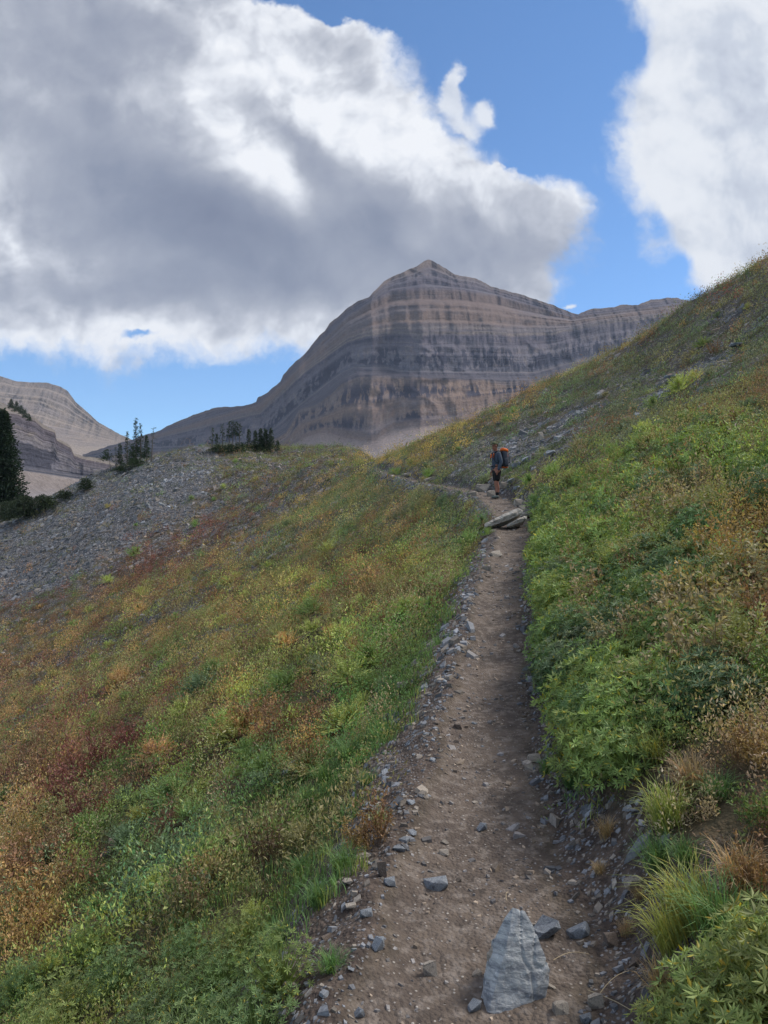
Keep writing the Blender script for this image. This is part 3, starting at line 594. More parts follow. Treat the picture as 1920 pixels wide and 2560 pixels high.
def merge_obj(name, parts, mat, label, cat):
    v = np.concatenate([p[0] for p in parts]); c = np.concatenate([p[1] for p in parts]); n = len(v) // 4
    f = np.arange(n * 4).reshape(n, 4)
    return tag(link(name, mesh_np(name, v, f, mat, False, {'tint': c})), label, cat, kind='stuff')

def scatter(Y0, Y1, dens, r=rng, amax=.56, cond=None):
    """points on the ground within the strip of depth Y0..Y1"""
    A = amax * (Y1 ** 2 - Y0 ** 2); n = int(A * dens)
    y = np.sqrt(r.uniform(Y0 ** 2, Y1 ** 2, n)); x = r.uniform(-amax, amax, n) * y
    return x, y
def fields(x, y):
    z = gz(x, y); d, pz, pw = path_info(x, y); edge = pw + .10 * perlin(x * 1.7, y * 1.7, 4.) + .05 * perlin(x * 6., y * 6., 4.)
    scw = scree_w(x, y, z, d, edge); u, v = project(x, y, z); return z, d, edge, scw, u, v
def bare(u, v, y): return np.clip(blob(u, v, [(1490, 2120, 85, 130, 10, 1.6), (1540, 2400, 70, 160, 0, 1.6), (1430, 2000, 60, 50, 0, 1.0)]), 0, 1) * (y < 6)

CL = [(1705, 960, 60, 'yellowgreen'), (1740, 935, 36, 'yellowgreen'), (1640, 1003, 44, 'green'), (1690, 1030, 44, 'olive'), (1730, 1030, 34, 'yellowgreen'), (1760, 850, 34, 'green'), (1870, 760, 18, 'yellowgreen'), (1285, 1024, 26, 'green'), (1268, 1046, 22, 'green'), (1780, 930, 40, 'greygreen'),
      (1610, 1110, 70, 'green'), (1540, 1130, 60, 'green'), (1670, 1090, 50, 'olive'), (1450, 1110, 40, 'olive'), (1390, 1000, 22, 'olive'), (1590, 1020, 30, 'greygreen'),
      (985, 1180, 26, 'green'), (1075, 1180, 34, 'green'), (1070, 1165, 28, 'bluegreen'), (1030, 1155, 22, 'green'), (1110, 1140, 16, 'yellowgreen'), (1130, 1130, 14, 'greygreen'), (1215, 1190, 30, 'greygreen'), (1150, 1120, 18, 'green'), (1060, 1200, 20, 'olive'), (1000, 1170, 18, 'green'),
      (1330, 1200, 44, 'green'), (1385, 1180, 50, 'green'), (1350, 1250, 50, 'green'), (1430, 1190, 44, 'yellowgreen'), (1345, 1300, 40, 'bluegreen'),
      (1180, 1350, 60, 'green'), (1210, 1300, 40, 'bluegreen'), (1100, 1330, 30, 'yellowgreen'), (1130, 1420, 40, 'olive'), (1085, 1460, 70, 'green'), (1060, 1430, 50, 'greygreen'), (1140, 1380, 40, 'bluegreen'), (1220, 1330, 26, 'green'),
      (820, 1372, 40, 'yellowgreen'), (850, 1385, 30, 'greygreen'), (855, 1330, 22, 'green'), (770, 1300, 22, 'bluegreen'), (720, 1310, 26, 'bluegreen'), (590, 1440, 26, 'yellowgreen'), (555, 1470, 20, 'bluegreen'), (360, 1480, 40, 'yellowgreen'), (340, 1380, 34, 'green'), (505, 1390, 28, 'green'), (620, 1370, 18, 'green'),
      (475, 1445, 22, 'olive'), (270, 1450, 30, 'yellowgreen'), (185, 1560, 24, 'green'), (225, 1520, 22, 'yellowgreen'), (40, 1740, 24, 'green'), (560, 1550, 34, 'yellowgreen'), (440, 1540, 24, 'green'), (350, 1520, 36, 'orange'), (720, 1600, 60, 'orange'), (780, 1570, 50, 'yellowgreen'), (740, 1530, 36, 'olive'),
      (540, 1670, 60, 'green'), (430, 1710, 44, 'yellowgreen'), (320, 1740, 40, 'green'), (700, 1700, 60, 'green'), (800, 1660, 60, 'greygreen'), (380, 1830, 60, 'bluegreen'), (415, 1870, 36, 'yellowgreen'), (240, 1800, 50, 'green'), (180, 1830, 44, 'olive'), (620, 1780, 50, 'greygreen'),
      (450, 1960, 70, 'green'), (480, 2030, 70, 'green'), (350, 2040, 60, 'yellowgreen'), (420, 2110, 60, 'bluegreen'), (520, 2120, 60, 'green'), (350, 2160, 50, 'greygreen'), (120, 2030, 60, 'olive'), (970, 1710, 50, 'bluegreen'), (870, 1560, 40, 'green'), (900, 1500, 40, 'yellowgreen'),
      (640, 2280, 60, 'yellowgreen'), (250, 2270, 70, 'green'), (130, 2420, 60, 'yellowgreen'), (960, 1420, 24, 'olive'), (900, 1400, 24, 'green'), (1010, 1360, 24, 'green'),
      (480, 1245, 16, 'green'), (490, 1310, 22, 'green'), (270, 1262, 16, 'olive'), (340, 1310, 12, 'green'), (125, 1258, 24, 'green'), (640, 1195, 16, 'yellowgreen'), (590, 1150, 14, 'green'), (830, 1160, 10, 'green'), (560, 1215, 18, 'yellowgreen')]
BUSH = []
for u, v, wpx, cn in CL:
    g = ground_at(u, v + wpx * .25)
    if g is not None: BUSH.append((g.x, g.y, wpx / F * g.y * .5))
# ------------------------------------------------------------------ ground cover (uncountable)
cover = {'left': [], 'right': [], 'hill': []}
for (Y0, Y1, dens, nl, ll, rad, hgt, cl_) in [(1.3, 4, 420, 20, .018, .05, .07, 0), (4, 8, 200, 18, .025, .08, .09, 0), (8, 16, 80, 20, .034, .12, .11, 0), (16, 32, 28, 20, .052, .18, .14, 0), (32, 64, 9, 20, .080, .28, .18, 0), (64, 125, 3.0, 16, .12, .38, .24, 0),
                                          (1.3, 4, 46, 210, .017, .11, .15, 1), (4, 8, 24, 230, .022, .15, .20, 1), (8, 16, 12, 210, .030, .21, .26, 1), (16, 32, 5.8, 170, .046, .31, .33, 1), (32, 64, 2.5, 120, .075, .44, .42, 1), (64, 125, 1.3, 75, .11, .58, .45, 1)]:
    x, y = scatter(Y0, Y1, dens, amax=.58); z, d, edge, scw, u, v = fields(x, y)
    ad_ = np.abs(d); sh_ = shoulder(x, y, d)
    pk = sstep(ad_, edge + sh_ * .45, edge + sh_ + .12) * (1 - bare(u, v, y)) * (1 - .90 * scw)
    gap = sstep(fbm(x * 1.7, y * 1.7, 12., 3), -.5, -.05) * .75 + .25; clump = np.exp(.9 * fbm(x * 1.2, y * 1.2, 17., 3))
    hillp = (y > 62) & (x < 0); pk = np.where(hillp, np.maximum(pk * (.66 + .3 * sstep(u, 400, 560)), .26), pk) * (1 - .38 * sstep(y, 14, 24) * (d > 0)); pk = np.maximum(pk, blob(u, v, [(420, 1390, 150, 34, -26, 1.1), (330, 1450, 80, 26, -26, 1.)]).clip(0, 1))
    for bx_, by_, br_ in BUSH: pk = pk * ((x - bx_) ** 2 + (y - by_) ** 2 > br_ ** 2)
    k = rng.random(len(x)) < pk * gap; x, y = x[k], y[k]; z = z[k]; clump = clump[k]
    cols, ci = cover_colors(x, y, z); cols = cols * (1.38 if cl_ else .72)  # shade between clumps put into the colour: low layer darkened, clumps brightened
    sz = np.exp(rng.normal(0, .30, len(x))) * clump; tall = np.isin(ci, [PN.index(q_) for q_ in ('rust', 'red', 'dry', 'orange', 'brown')])
    v_, c_ = cloud_plants('c', x, y, rad * sz * np.where(tall, .7, 1.), hgt * sz * np.where(tall, 1.35, 1.), nl, ll * sz ** .5, .36, cols)
    hillm = np.repeat((y > np.interp(project(x, y, z)[0], [-600, 0, 430, 800, 960], [48, 50, 58, 64, 66])) & (x < 0), nl * 4); rm = np.repeat(np.interp(y, PD[:, 1], PD[:, 0]) < x, nl * 4)
    for key, mk in (('hill', hillm), ('right', rm & ~hillm), ('left', ~rm & ~hillm)): cover[key].append((v_[mk], c_[mk]))
merge_obj('ground_cover', cover['left'], M_COVER, 'mixed low herbs in green, olive and rust covering the slope left of the trail', 'ground plants')
merge_obj('ground_cover', cover['right'], M_COVER, 'mixed low herbs and sagebrush covering the steep slope right of the trail', 'ground plants')
merge_obj('ground_cover', cover['hill'], M_COVER, 'sparse olive and rust plants dotted over the grey scree hill', 'ground plants')

# grass growing along the lower edge of the path
def blades(x, y, n_per, hgt, wid, spread, cols, r=rng, lean=.55):
    N = len(x); z = gz(x, y)
    b = np.stack([x, y, z], 1)[:, None] + r.normal(0, 1, (N, n_per, 3)) * np.array([1, 1, 0]) * np.asarray(spread).reshape(-1, 1, 1)
    b[..., 2] = gz(b[..., 0].ravel(), b[..., 1].ravel()).reshape(N, n_per) - .005
    az = r.uniform(0, 2 * np.pi, (N, n_per)); ln = r.uniform(.1, 1, (N, n_per)) * lean
    h = (np.asarray(hgt).reshape(-1, 1) * r.uniform(.5, 1.2, (N, n_per)))
    out = np.stack([np.cos(az), np.sin(az), np.zeros_like(az)], -1); sd_ = np.stack([-np.sin(az), np.cos(az), np.zeros_like(az)], -1)
    p = []; 
    for f, bend, w_f in ((0, 0, 1), (.45, .18, .9), (.8, .55, .6), (1., 1., .05)):
        c_ = b + out * (ln * h * bend)[..., None] + np.array([0, 0, 1]) * (h * f * (1 - .35 * ln * bend))[..., None]
        p += [c_ - sd_ * wid * w_f * .5, c_ + sd_ * wid * w_f * .5]
    V = np.stack(p, 2)   # N,n,8,3
    c = (np.repeat(cols, n_per, 0) * r.uniform(.75, 1.3, (N * n_per, 1)))
    V = V.reshape(-1, 8, 3); q3 = np.concatenate([V[:, [0, 1, 3, 2]], V[:, [2, 3, 5, 4]], V[:, [4, 5, 7, 6]]], 1)
    return q3.reshape(-1, 3), np.repeat(np.concatenate([c, np.ones((len(c), 1))], 1), 12, 0)
gp = []
for (Y0, Y1, dens, npb, hg) in [(1.4, 4, 260, 9, .075), (4, 8, 150, 9, .10), (8, 13, 60, 9, .12)]:
    x, y = scatter(Y0, Y1, dens); z, d, edge, scw, u, v = fields(x, y)
    patch = fbm(x * 1.3, y * 1.3, 21., 3)
    k = (d < -(edge + .30 + .22 * perlin(x * 2, y * 2, 3.))) & (d > -(edge + 1.5)) & (patch > -.12) & (v < 2420)
    k |= (d > edge + .1) & (patch > .30) & (rng.random(len(x)) < .35)
    x, y = x[k], y[k]; c = PC[np.where(rng.random(len(x)) < .82, PN.index('grass'), PN.index('yellowgreen'))] * rng.uniform(.8, 1.25, (len(x), 1))
    gp.append(blades(x, y, npb, np.full(len(x), hg), .0045 if Y0 < 8 else .007, .035, c))
merge_obj('grass', gp, M_COVER, 'short bright green grass growing in patches along the lower trail edge', 'grass')

# ------------------------------------------------------------------ individual plants
def plant_mesh(name, v, tint, k=4):
    n = len(v) // 4; return mesh_np(name, v, np.arange(n * 4).reshape(n, 4), M_PLANT, False, {'tint': np.concatenate([tint, np.ones((len(tint), 1))], 1)})
def lupine_mesh(seed, nleaf=110, R0=.26, H0=.42, leaflet=.055, nlf=8):
    r = np.random.default_rng(seed); V = []; Tn = []
    az = r.uniform(0, 2 * np.pi, nleaf); el = np.arcsin(r.uniform(.02, 1, nleaf) ** .8)
    rr = r.uniform(.55, 1., nleaf)
    cx = np.cos(az) * np.cos(el) * R0 * rr * 1.1; cy = np.sin(az) * np.cos(el) * R0 * rr * 1.1; cz = np.sin(el) * H0 * rr + .04
    cen = np.stack([cx, cy, cz], 1); nrm = unit(np.stack([cx, cy, cz * .8 + .12], 1) + r.normal(0, .10, (nleaf, 3)))
    a1 = unit(np.cross(nrm, r.normal(size=(nleaf, 3)))); a2 = np.cross(nrm, a1)
    lsz = r.uniform(.45, 1.3, nleaf); ltn = r.uniform(.65, 1.3, (nleaf, 1)) * np.ones((1, 3))
    for j in range(nlf):
        t = 2 * np.pi * j / nlf + r.normal(0, .12, nleaf); d = unit(a1 * np.cos(t)[:, None] + a2 * np.sin(t)[:, None] + nrm * r.uniform(.15, .65, nleaf)[:, None])
        s = unit(np.cross(d, nrm)); L = leaflet * lsz * r.uniform(.8, 1.2, nleaf)
        V.append(quads(cen, d, s, L, L * .26, .35).reshape(-1, 4, 3)); Tn.append(np.where(r.random((nleaf, 1)) < .05, np.array([[2.0, 1.25, .6]]), 1.) * ltn)
    # stems from the crown of the root to the leaf centres
    st = unit(cen); sd_ = unit(np.cross(st, r.normal(size=(nleaf, 3)))); Ls = np.linalg.norm(cen, axis=1)
    V.append(quads(np.zeros_like(cen), st, sd_, Ls, np.full(nleaf, .006), 0).reshape(-1, 4, 3)); Tn.append(np.full((nleaf, 3), .9))
    V = np.concatenate(V).reshape(-1, 3); t = np.repeat(np.concatenate(Tn), 4, 0)
    return plant_mesh('lupine_plant', V, t)
def feather_mesh(seed, nst=70, R0=.30, H0=.30):
    """bushy clump of fern-like leaves: stems carrying rows of small leaflets"""
    r = np.random.default_rng(seed); V = []; Tn = []
    for i in range(nst):
        az = r.uniform(0, 2 * np.pi); tilt = r.uniform(.0, 1.25) ** 1.0
        d = np.array([math.cos(az) * math.sin(tilt), math.sin(az) * math.sin(tilt), math.cos(tilt)]); L = (R0 * math.sin(tilt) + H0 * math.cos(tilt)) * r.uniform(.75, 1.1)
        m = 9; f = np.linspace(.35, 1, m); base = d * (f * L)[:, None] + np.array([0, 0, -.06]) * (f ** 2)[:, None] * math.sin(tilt)
        side = unit(np.cross(d, [0, 0, 1.0]) + 1e-3); tint = r.uniform(.75, 1.25)
        for sg in (-1, 1):
            dd = unit(side * sg + d * .7 + r.normal(0, .25, (m, 3))); ll = .052 * (1.15 - f * .6) * r.uniform(.8, 1.2, m)
            V.append(quads(base, dd, unit(np.cross(dd, d + r.normal(0, .4, (m, 3)))), ll, ll * .42, .2).reshape(-1, 4, 3)); Tn.append(np.full((m, 1), tint))
        V.append(quads(np.zeros((1, 3)), d[None], side[None], np.array([L]), np.array([.006]), 0).reshape(-1, 4, 3)); Tn.append(np.full((1, 1), .8))
    V = np.concatenate(V).reshape(-1, 3); t = np.repeat(np.repeat(np.concatenate(Tn), 3, 1), 4, 0)
    return plant_mesh('leafy_plant', V, t)
def grass_mesh(seed, n=260, H0=.26, spread=.035, w=.0045, dryf=.15):
    r = np.random.default_rng(seed)
    az = r.uniform(0, 2 * np.pi, n); ln = r.uniform(.05, 1, n) ** .7 * .8; h = H0 * r.uniform(.5, 1.1, n)
    b = np.stack([r.normal(0, spread, n), r.normal(0, spread, n), np.full(n, -.02)], 1)
    o = np.stack([np.cos(az), np.sin(az), 0 * az], 1); o = unit(o + b * [9, 9, 0]); sd_ = np.stack([-o[:, 1], o[:, 0], 0 * az], 1)
    p = []
    for f, bend, wf in ((0, 0, 1), (.4, .15, .9), (.75, .5, .65), (1., 1.05, .05)):
        c_ = b + o * (ln * h * bend)[:, None] + np.array([0, 0, 1]) * (h * f * (1 - .45 * ln * bend))[:, None]; p += [c_ - sd_ * w * wf * .5, c_ + sd_ * w * wf * .5]
    V = np.stack(p, 1); q3 = np.concatenate([V[:, [0, 1, 3, 2]], V[:, [2, 3, 5, 4]], V[:, [4, 5, 7, 6]]], 1).reshape(-1, 3)
    tn = np.where(r.random((n, 1)) < dryf, np.array([[1.5, 1.15, .8]]), np.array([[1., 1., 1.]])) * r.uniform(.7, 1.3, (n, 1))
    return plant_mesh('grass_tuft', q3, np.repeat(tn, 12, 0))
def herb_mesh(seed, nst=16, H0=.40, ll=.035, perst=16, spread=.09):
    """upright herb with thin stems and small withered leaves"""
    r = np.random.default_rng(seed); V = []; Tn = []
    for i in range(nst):
        az = r.uniform(0, 6.28); tilt = r.uniform(0, .55); d = np.array([math.cos(az) * math.sin(tilt), math.sin(az) * math.sin(tilt), math.cos(tilt)]); L = H0 * r.uniform(.55, 1.1)
        b0 = np.array([math.cos(az), math.sin(az), 0]) * r.uniform(0, spread); sd_ = unit(np.cross(d, [.3, .9, .1]))
        V.append(quads(b0[None], d[None], sd_[None], np.array([L]), np.array([.007]), .3).reshape(-1, 4, 3)); Tn.append(np.full((1, 1), .6))
        f = r.uniform(.2, 1, perst); base = b0 + d * (f * L)[:, None]; dd = unit(r.normal(size=(perst, 3)) + d * .5)
        l_ = ll * r.uniform(.6, 1.4, perst); V.append(quads(base, dd, unit(np.cross(dd, r.normal(size=(perst, 3)))), l_, l_ * .42, .5).reshape(-1, 4, 3)); Tn.append(r.uniform(.6, 1.4, (perst, 1)))
    V = np.concatenate(V).reshape(-1, 3); t = np.repeat(np.repeat(np.concatenate(Tn), 3, 1), 4, 0)
    return plant_mesh('dry_herb', V, t)
LUP = [lupine_mesh(i, 150, .27, .40, .050) for i in range(6)]; LUPS = [lupine_mesh(10 + i, 300, .27, .36, .027, 7) for i in range(4)]; LUPD = [lupine_mesh(20 + i, 60, .27, .36, .085, 7) for i in range(3)]
FEA = [feather_mesh(40 + i) for i in range(4)]; GRS = [grass_mesh(60 + i) for i in range(4)]; HRB = [herb_mesh(80 + i) for i in range(4)]
TWG = [herb_mesh(90 + i, 2, .45, .02, 6, .01) for i in range(2)]
def slope_rot(x, y, k=.5):
    e = .15; gx_ = float(gz(x + e, y) - gz(x - e, y)) / (2 * e); gy2 = float(gz(x, y + e) - gz(x, y - e)) / (2 * e)
    nrm = Vector((-gx_ * k, -gy2 * k, 1)).normalized(); return Vector((0, 0, 1)).rotation_difference(nrm)
def put(name, me, x, y, s, colr, label, cat, group, k=.5, sz=None, sink=.0, jit=.12):
    o = link(name, me); q_ = slope_rot(x, y, k) @ Euler((0, 0, random.uniform(0, 6.28))).to_quaternion()
    o.rotation_mode = 'QUATERNION'; o.rotation_quaternion = q_; o.location = (x, y, float(gz(x, y)) - sink)
    o.scale = (s, s, s * (sz or random.uniform(.85, 1.15))); j = random.uniform(1 - jit, 1 + jit); o.color = (*[min(1, c * j * random.uniform(.94, 1.06)) for c in colr], 1)
    return tag(o, label, cat, group)
def mixc(a, b, f): return tuple(np.array(PAL[a]) * (1 - f) + np.array(PAL[b]) * f)

# lupines on the bank right of the path
pts = []
tries = 0
while len(pts) < 285 and tries < 20000:
    tries += 1
    y = 3.4 * math.exp(random.random() * math.log(17 / 3.4)); px = float(np.interp(y, PD[:, 1], PD[:, 0])); dd = random.uniform(.68, 1.0 + 3.0 * min(1, y / 9)) if random.random() < .8 else random.uniform(.58, .8)
    x = px + dd; z = float(gz(x, y)); u, v = project(x, y, z)
    if u > 2050 or (u > 1840 and v > 1330 and v < 2300) or (v > 1960): continue
    if v > 1880 and u > 1620: continue
    if blob(np.array([u]), np.array([v]), [(1870, 1400, 110, 200, 0, 1), (1790, 1270, 100, 40, 0, .9), (1530, 1170, 60, 40, 0, .9)])[0] > random.uniform(.3, 1): continue
    if any((x - a) ** 2 + (y - b) ** 2 < (.055 * max(1, y / 6)) ** 2 * 4 for a, b in pts): continue
    pts.append((x, y))
    n = float(fbm(np.array([x * .9]), np.array([y * .9]), 31., 3)[0])
    pos = 'far' if y > 9 else 'near'
    if n > .10: colr, w1 = mixc('yellowgreen', 'green', .30), 'yellowish green'
    elif n < -.30: colr, w1 = mixc('greygreen', 'green', .3), 'grey-green'
    elif n < -.12: colr, w1 = mixc('bluegreen', 'green', .5), 'dark blue-green'
    else: colr, w1 = mixc('green', 'yellowgreen', .30), 'fresh green'
    colr = (colr[0] * 1.0, colr[1] * 1.12, colr[2] * 1.1)
    s = random.uniform(.62, .98) * min(1.1, .70 + .035 * y)
    wh = next(w for lim, w in ((4.6, 'nearest end of the bank'), (5.8, 'near part of the bank'), (7.4, 'middle of the bank'), (9.5, 'past the middle of the bank'), (12.5, 'level with the stone slabs'), (99, 'just below the hiker')) if y < lim)
    lt = 'hanging over the trail edge' if dd < .95 else ('a step up from the trail' if dd < 1.8 else 'high up the bank')
    put('lupine_plant', random.choice(LUP if y < 9 else LUPD), x, y, s, colr, f'{w1} lupine {lt}, {wh}', 'lupine', f'{w1} lupines {lt}, {wh}', sink=.02)
k_n = 0
while k_n < 75:
    y = 3.8 * math.exp(random.random() * math.log(17 / 3.8)); px = float(np.interp(y, PD[:, 1], PD[:, 0])); x = px + random.uniform(.9, 1.2 + 3.2 * min(1, y / 9)); z = float(gz(x, y)); u, v = project(x, y, z)
    if u > 1930 or v > 1900: continue
    k_n += 1; pick = random.random(); bw_ = ('low' if x - px < 1.6 else 'high') + ' on the bank, ' + ('nearest the camera' if y < 6 else 'near part' if y < 8 else 'middle part' if y < 11.5 else 'far part')
    if pick < .45: put('dry_stalk_plant', HRB[k_n % 4], x, y, random.uniform(.9, 1.3), tuple(c * 1.1 for c in mixc('dry', 'olive', .35)), f'dry straw-brown seed stalks poking up between lupines, {bw_}', 'herb', f'dry stalks between the lupines, {bw_}', k=.2)
    elif pick < .75: put('leafy_plant', FEA[k_n % 4], x, y, random.uniform(.7, 1.1), tuple(c * 1.15 for c in mixc('olive', 'yellowgreen', random.random())), f'olive feathery bush growing between lupines, {bw_}', 'plant', f'olive bushes between the lupines, {bw_}', sz=1.1)
    else: put('withered_herb', HRB[k_n % 4], x, y, random.uniform(.7, 1.1), mixc('rust', 'orange', random.random()), f'rusty withered herb growing between lupines, {bw_}', 'herb', f'rusty herbs between the lupines, {bw_}', k=.2)
# the pale lupines in the lower right corner and the leafy ones lower left
for i, (u, v, s) in enumerate([(1790, 2570, .50), (1900, 2600, .62), (1700, 2640, .42), (1880, 2480, .46), (1780, 2720, .5), (1950, 2430, .5), (2000, 2560, .7), (1900, 2760, .6), (1680, 2540, .24)]):
    g = ground_at(u, v, 1.2)
    if g: put('lupine_plant', LUP[i % 5], g.x, g.y, s, mixc('green', 'yellowgreen', .62), 'pale green lupine in the lower right corner, ' + ('nearest the trail' if u < 1750 else 'at the bottom edge, left of its neighbours' if v > 2520 and u < 1850 else 'at the bottom right edge' if v > 2520 else 'in front of the tall grass tufts'), 'lupine', 'pale lupines in the lower right corner')
for i, (u, v, s) in enumerate([(700, 2480, .7), (560, 2500, .8), (420, 2560, .9), (620, 2380, .7), (300, 2480, .8), (480, 2420, .7), (160, 2560, .9), (640, 2620, .8), (380, 2680, .9), (230, 2400, .7), (60, 2500, .8), (520, 2700, .9), (120, 2680, .9)]):
    g = ground_at(u, v, 1.2)
    if g: put('lupine_plant', LUPS[i % 4], g.x, g.y, s * .85, mixc('green', 'bluegreen' if i % 3 else 'yellowgreen', .35), f"{('dark green', 'yellowish green')[i % 3 == 0]} small-leaved lupine {'touching the left edge' if u < 200 else 'near the lower left corner' if u < 400 else 'nearest the trail' if u > 600 else 'in the middle'} of the lower left plants, {'back' if v < 2490 else 'front'} row", 'lupine', 'lupines at the lower left')
# bushy bright clumps one can pick out
WORD = dict(yellowgreen='bright yellow-green', green='fresh green', olive='dull olive', greygreen='grey-green', bluegreen='dark blue-green', orange='orange-yellow')
def zone_word(u, v):
    if u > 1300: return 'on the steep slope above the trail, right' if v < 1150 else 'at the right edge of the trail beyond the hiker' if u < 1450 else 'at the top of the lupine bank'
    if u > 970 and v < 1240: return 'beside the far bend of the trail'
    if u > 970: return 'at the lower edge of the trail below the stone slabs' if v < 1500 else 'at the lower trail edge near the grass'
    if v < 1330: return 'on the scree hill' if u < 700 else 'near the yellow streak below the scree hill'
    if v < 1620: return 'on the far part of the left slope'
    if v < 1930: return 'in the middle of the left slope'
    return 'on the near part of the left slope'
def side_word(u, lo, hi): return ''
for i, (u, v, wpx, cn) in enumerate(CL):
    g = ground_at(u, v + wpx * .25)
    if g is None: continue
    s = wpx / F * g.y / .50
    put('leafy_plant', FEA[i % 4], g.x, g.y, s * 1.12, tuple(c * 1.45 for c in PAL[cn]), f'{WORD[cn]} bushy plant {zone_word(u, v)}', 'plant', f'{WORD[cn]} bushes {zone_word(u, v)}', sz=.95, k=.8)
# more such bushes wherever the slopes carry them
nb_ = 0
while nb_ < 165:
    u = random.uniform(-10, 1930); v = random.uniform(700, 2250)
    g = ground_at(u, v)
    if g is None or g.y > 95 or g.y < 3.2: continue
    d_, _, w__ = path_info(np.array([g.x]), np.array([g.y])); d_ = float(d_[0])
    if abs(d_) < .9 or (d_ > 0 and d_ < 4.2 and 3 < g.y < 17) or (g.y < 7 and d_ > 0): continue
    if float(scree_w(np.array([g.x]), np.array([g.y]), np.array([g.z]), np.array([d_]), np.array([.4]))[0]) > random.uniform(.2, 1.1): continue
    wpx = random.uniform(.16, .62) * random.choice((.7, 1, 1, 1.35)) / g.y * F
    if wpx < 10 or wpx > 130: continue
    cc, ci_ = cover_colors(np.array([g.x]), np.array([g.y]), np.array([g.z]), drop=('red', 'rust', 'brown', 'dry', 'dark', 'grass')); cn = PN[int(ci_[0])]
    if cn not in WORD and cn != 'yellow': continue
    wd_ = WORD.get(cn, 'golden yellow'); s = wpx / F * g.y / .55; sz_w = 'small' if wpx < 30 else ('mid-sized' if wpx < 60 else 'broad')
    put('leafy_plant', FEA[nb_ % 4], g.x, g.y, s, tuple(c * 1.35 for c in PAL[cn]), f'{sz_w} {wd_} bush {zone_word(u, v)}', 'plant', f'{sz_w} {wd_} bushes {zone_word(u, v)}', sz=.85, k=.8); nb_ += 1
# grass tufts right of the path
for i, (u, v, hpx, cn) in enumerate([(1680, 2060, 150, 'yellowgreen'), (1650, 2150, 110, 'grass'), (1720, 2150, 100, 'grass'), (1740, 2300, 210, 'yellowgreen'), (1690, 2360, 170, 'yellowgreen'), (1810, 2330, 190, 'grass'), (1850, 2220, 160, 'dry'), (1900, 2380, 170, 'yellowgreen'),
                                     (1600, 2230, 60, 'dry'), (1520, 2080, 60, 'dry'), (1500, 2180, 50, 'dry'), (1800, 1990, 110, 'grass'), (1730, 1960, 120, 'dry'), (1380, 1720, 110, 'dark'), (1350, 1690, 80, 'dark'), (1430, 1960, 70, 'grass'), (1370, 1930, 60, 'grass'), (1640, 1900, 120, 'yellowgreen'), (1660, 2470, 110, 'dry'), (1570, 2330, 60, 'dry'),
                                     (950, 2060, 60, 'yellowgreen'), (860, 2180, 100, 'grass'), (800, 2260, 90, 'grass'), (880, 1900, 90, 'grass'), (820, 1960, 90, 'grass'), (960, 1850, 70, 'grass'), (770, 2010, 80, 'grass'), (700, 2360, 90, 'grass'), (830, 2430, 90, 'grass'), (760, 2180, 80, 'grass'), (920, 1960, 70, 'grass')]):
    g = ground_at(u, v, 1.3)
    if g is None: continue
    s = hpx / F * g.y / .29; wd = {'yellowgreen': 'yellow-green', 'grass': 'green', 'dry': 'straw-coloured', 'dark': 'dark green'}[cn]
    where = ('left of the trail, ' + ('level with the rusty tuft' if v < 2080 else 'just below the rusty tuft' if v < 2300 else 'near the bottom edge')) if u < 1000 else ('beside the lupine bank' if v < 2000 else 'right of the bare earth beside the trail')
    put('grass_tuft', GRS[i % 4], g.x, g.y, s, PAL[cn], f'{wd} grass tuft {where}', 'grass', f'{wd} grass tufts {where}', k=.3, sink=.01)
# withered rust and orange herbs
hb = [(1030, 1310, 40, 'rust'), (1010, 1330, 36, 'orange'), (1225, 1310, 30, 'brown'), (1530, 1070, 40, 'rust'), (1560, 1060, 40, 'rust'), (1790, 870, 30, 'rust'), (1840, 1060, 60, 'rust'), (1880, 1090, 50, 'rust'), (1800, 1080, 40, 'brown'), (1430, 1250, 44, 'rust'),
      (1890, 1330, 110, 'orange'), (1760, 1380, 90, 'yellow'), (1840, 1400, 90, 'yellow'), (1900, 1440, 80, 'rust'), (1730, 1500, 110, 'yellow'), (1800, 1520, 90, 'rust'), (1890, 1560, 120, 'rust'), (1860, 1640, 100, 'brown'), (1900, 1700, 120, 'green'), (1900, 1900, 120, 'orange'), (1850, 1880, 100, 'rust'), (1880, 2050, 110, 'green'), (1900, 2170, 120, 'rust'),
      (1680, 1300, 70, 'rust'), (1640, 1340, 60, 'rust'), (1600, 1210, 50, 'dry'), (1480, 1350, 60, 'dry'), (1580, 1620, 110, 'dry'), (1700, 1640, 110, 'dry'), (1470, 1560, 90, 'dry'),
      (920, 2080, 100, 'rust'), (880, 2110, 90, 'orange'), (770, 1900, 90, 'rust'), (640, 1800, 100, 'rust'), (600, 1830, 90, 'orange'), (690, 1830, 90, 'rust'), (330, 1860, 80, 'red'), (260, 1890, 80, 'red'), (200, 1930, 90, 'red'), (150, 2000, 90, 'red'), (100, 1950, 80, 'rust'), (220, 2040, 100, 'red'), (160, 2120, 110, 'rust'), (60, 2200, 120, 'rust'), (120, 2250, 120, 'orange'), (30, 2300, 120, 'orange'), (200, 2200, 100, 'rust'),
      (470, 2250, 90, 'dry'), (680, 2130, 90, 'brown'), (500, 2190, 70, 'orange'), (960, 1560, 50, 'rust'), (980, 1500, 40, 'rust'), (880, 1620, 50, 'orange'), (830, 1500, 40, 'rust'), (790, 1450, 34, 'orange'), (930, 1450, 30, 'orange')]
HW = dict(rust='rust-brown', orange='orange', brown='dark brown', yellow='golden yellow', red='deep red', dry='straw-coloured', green='green')
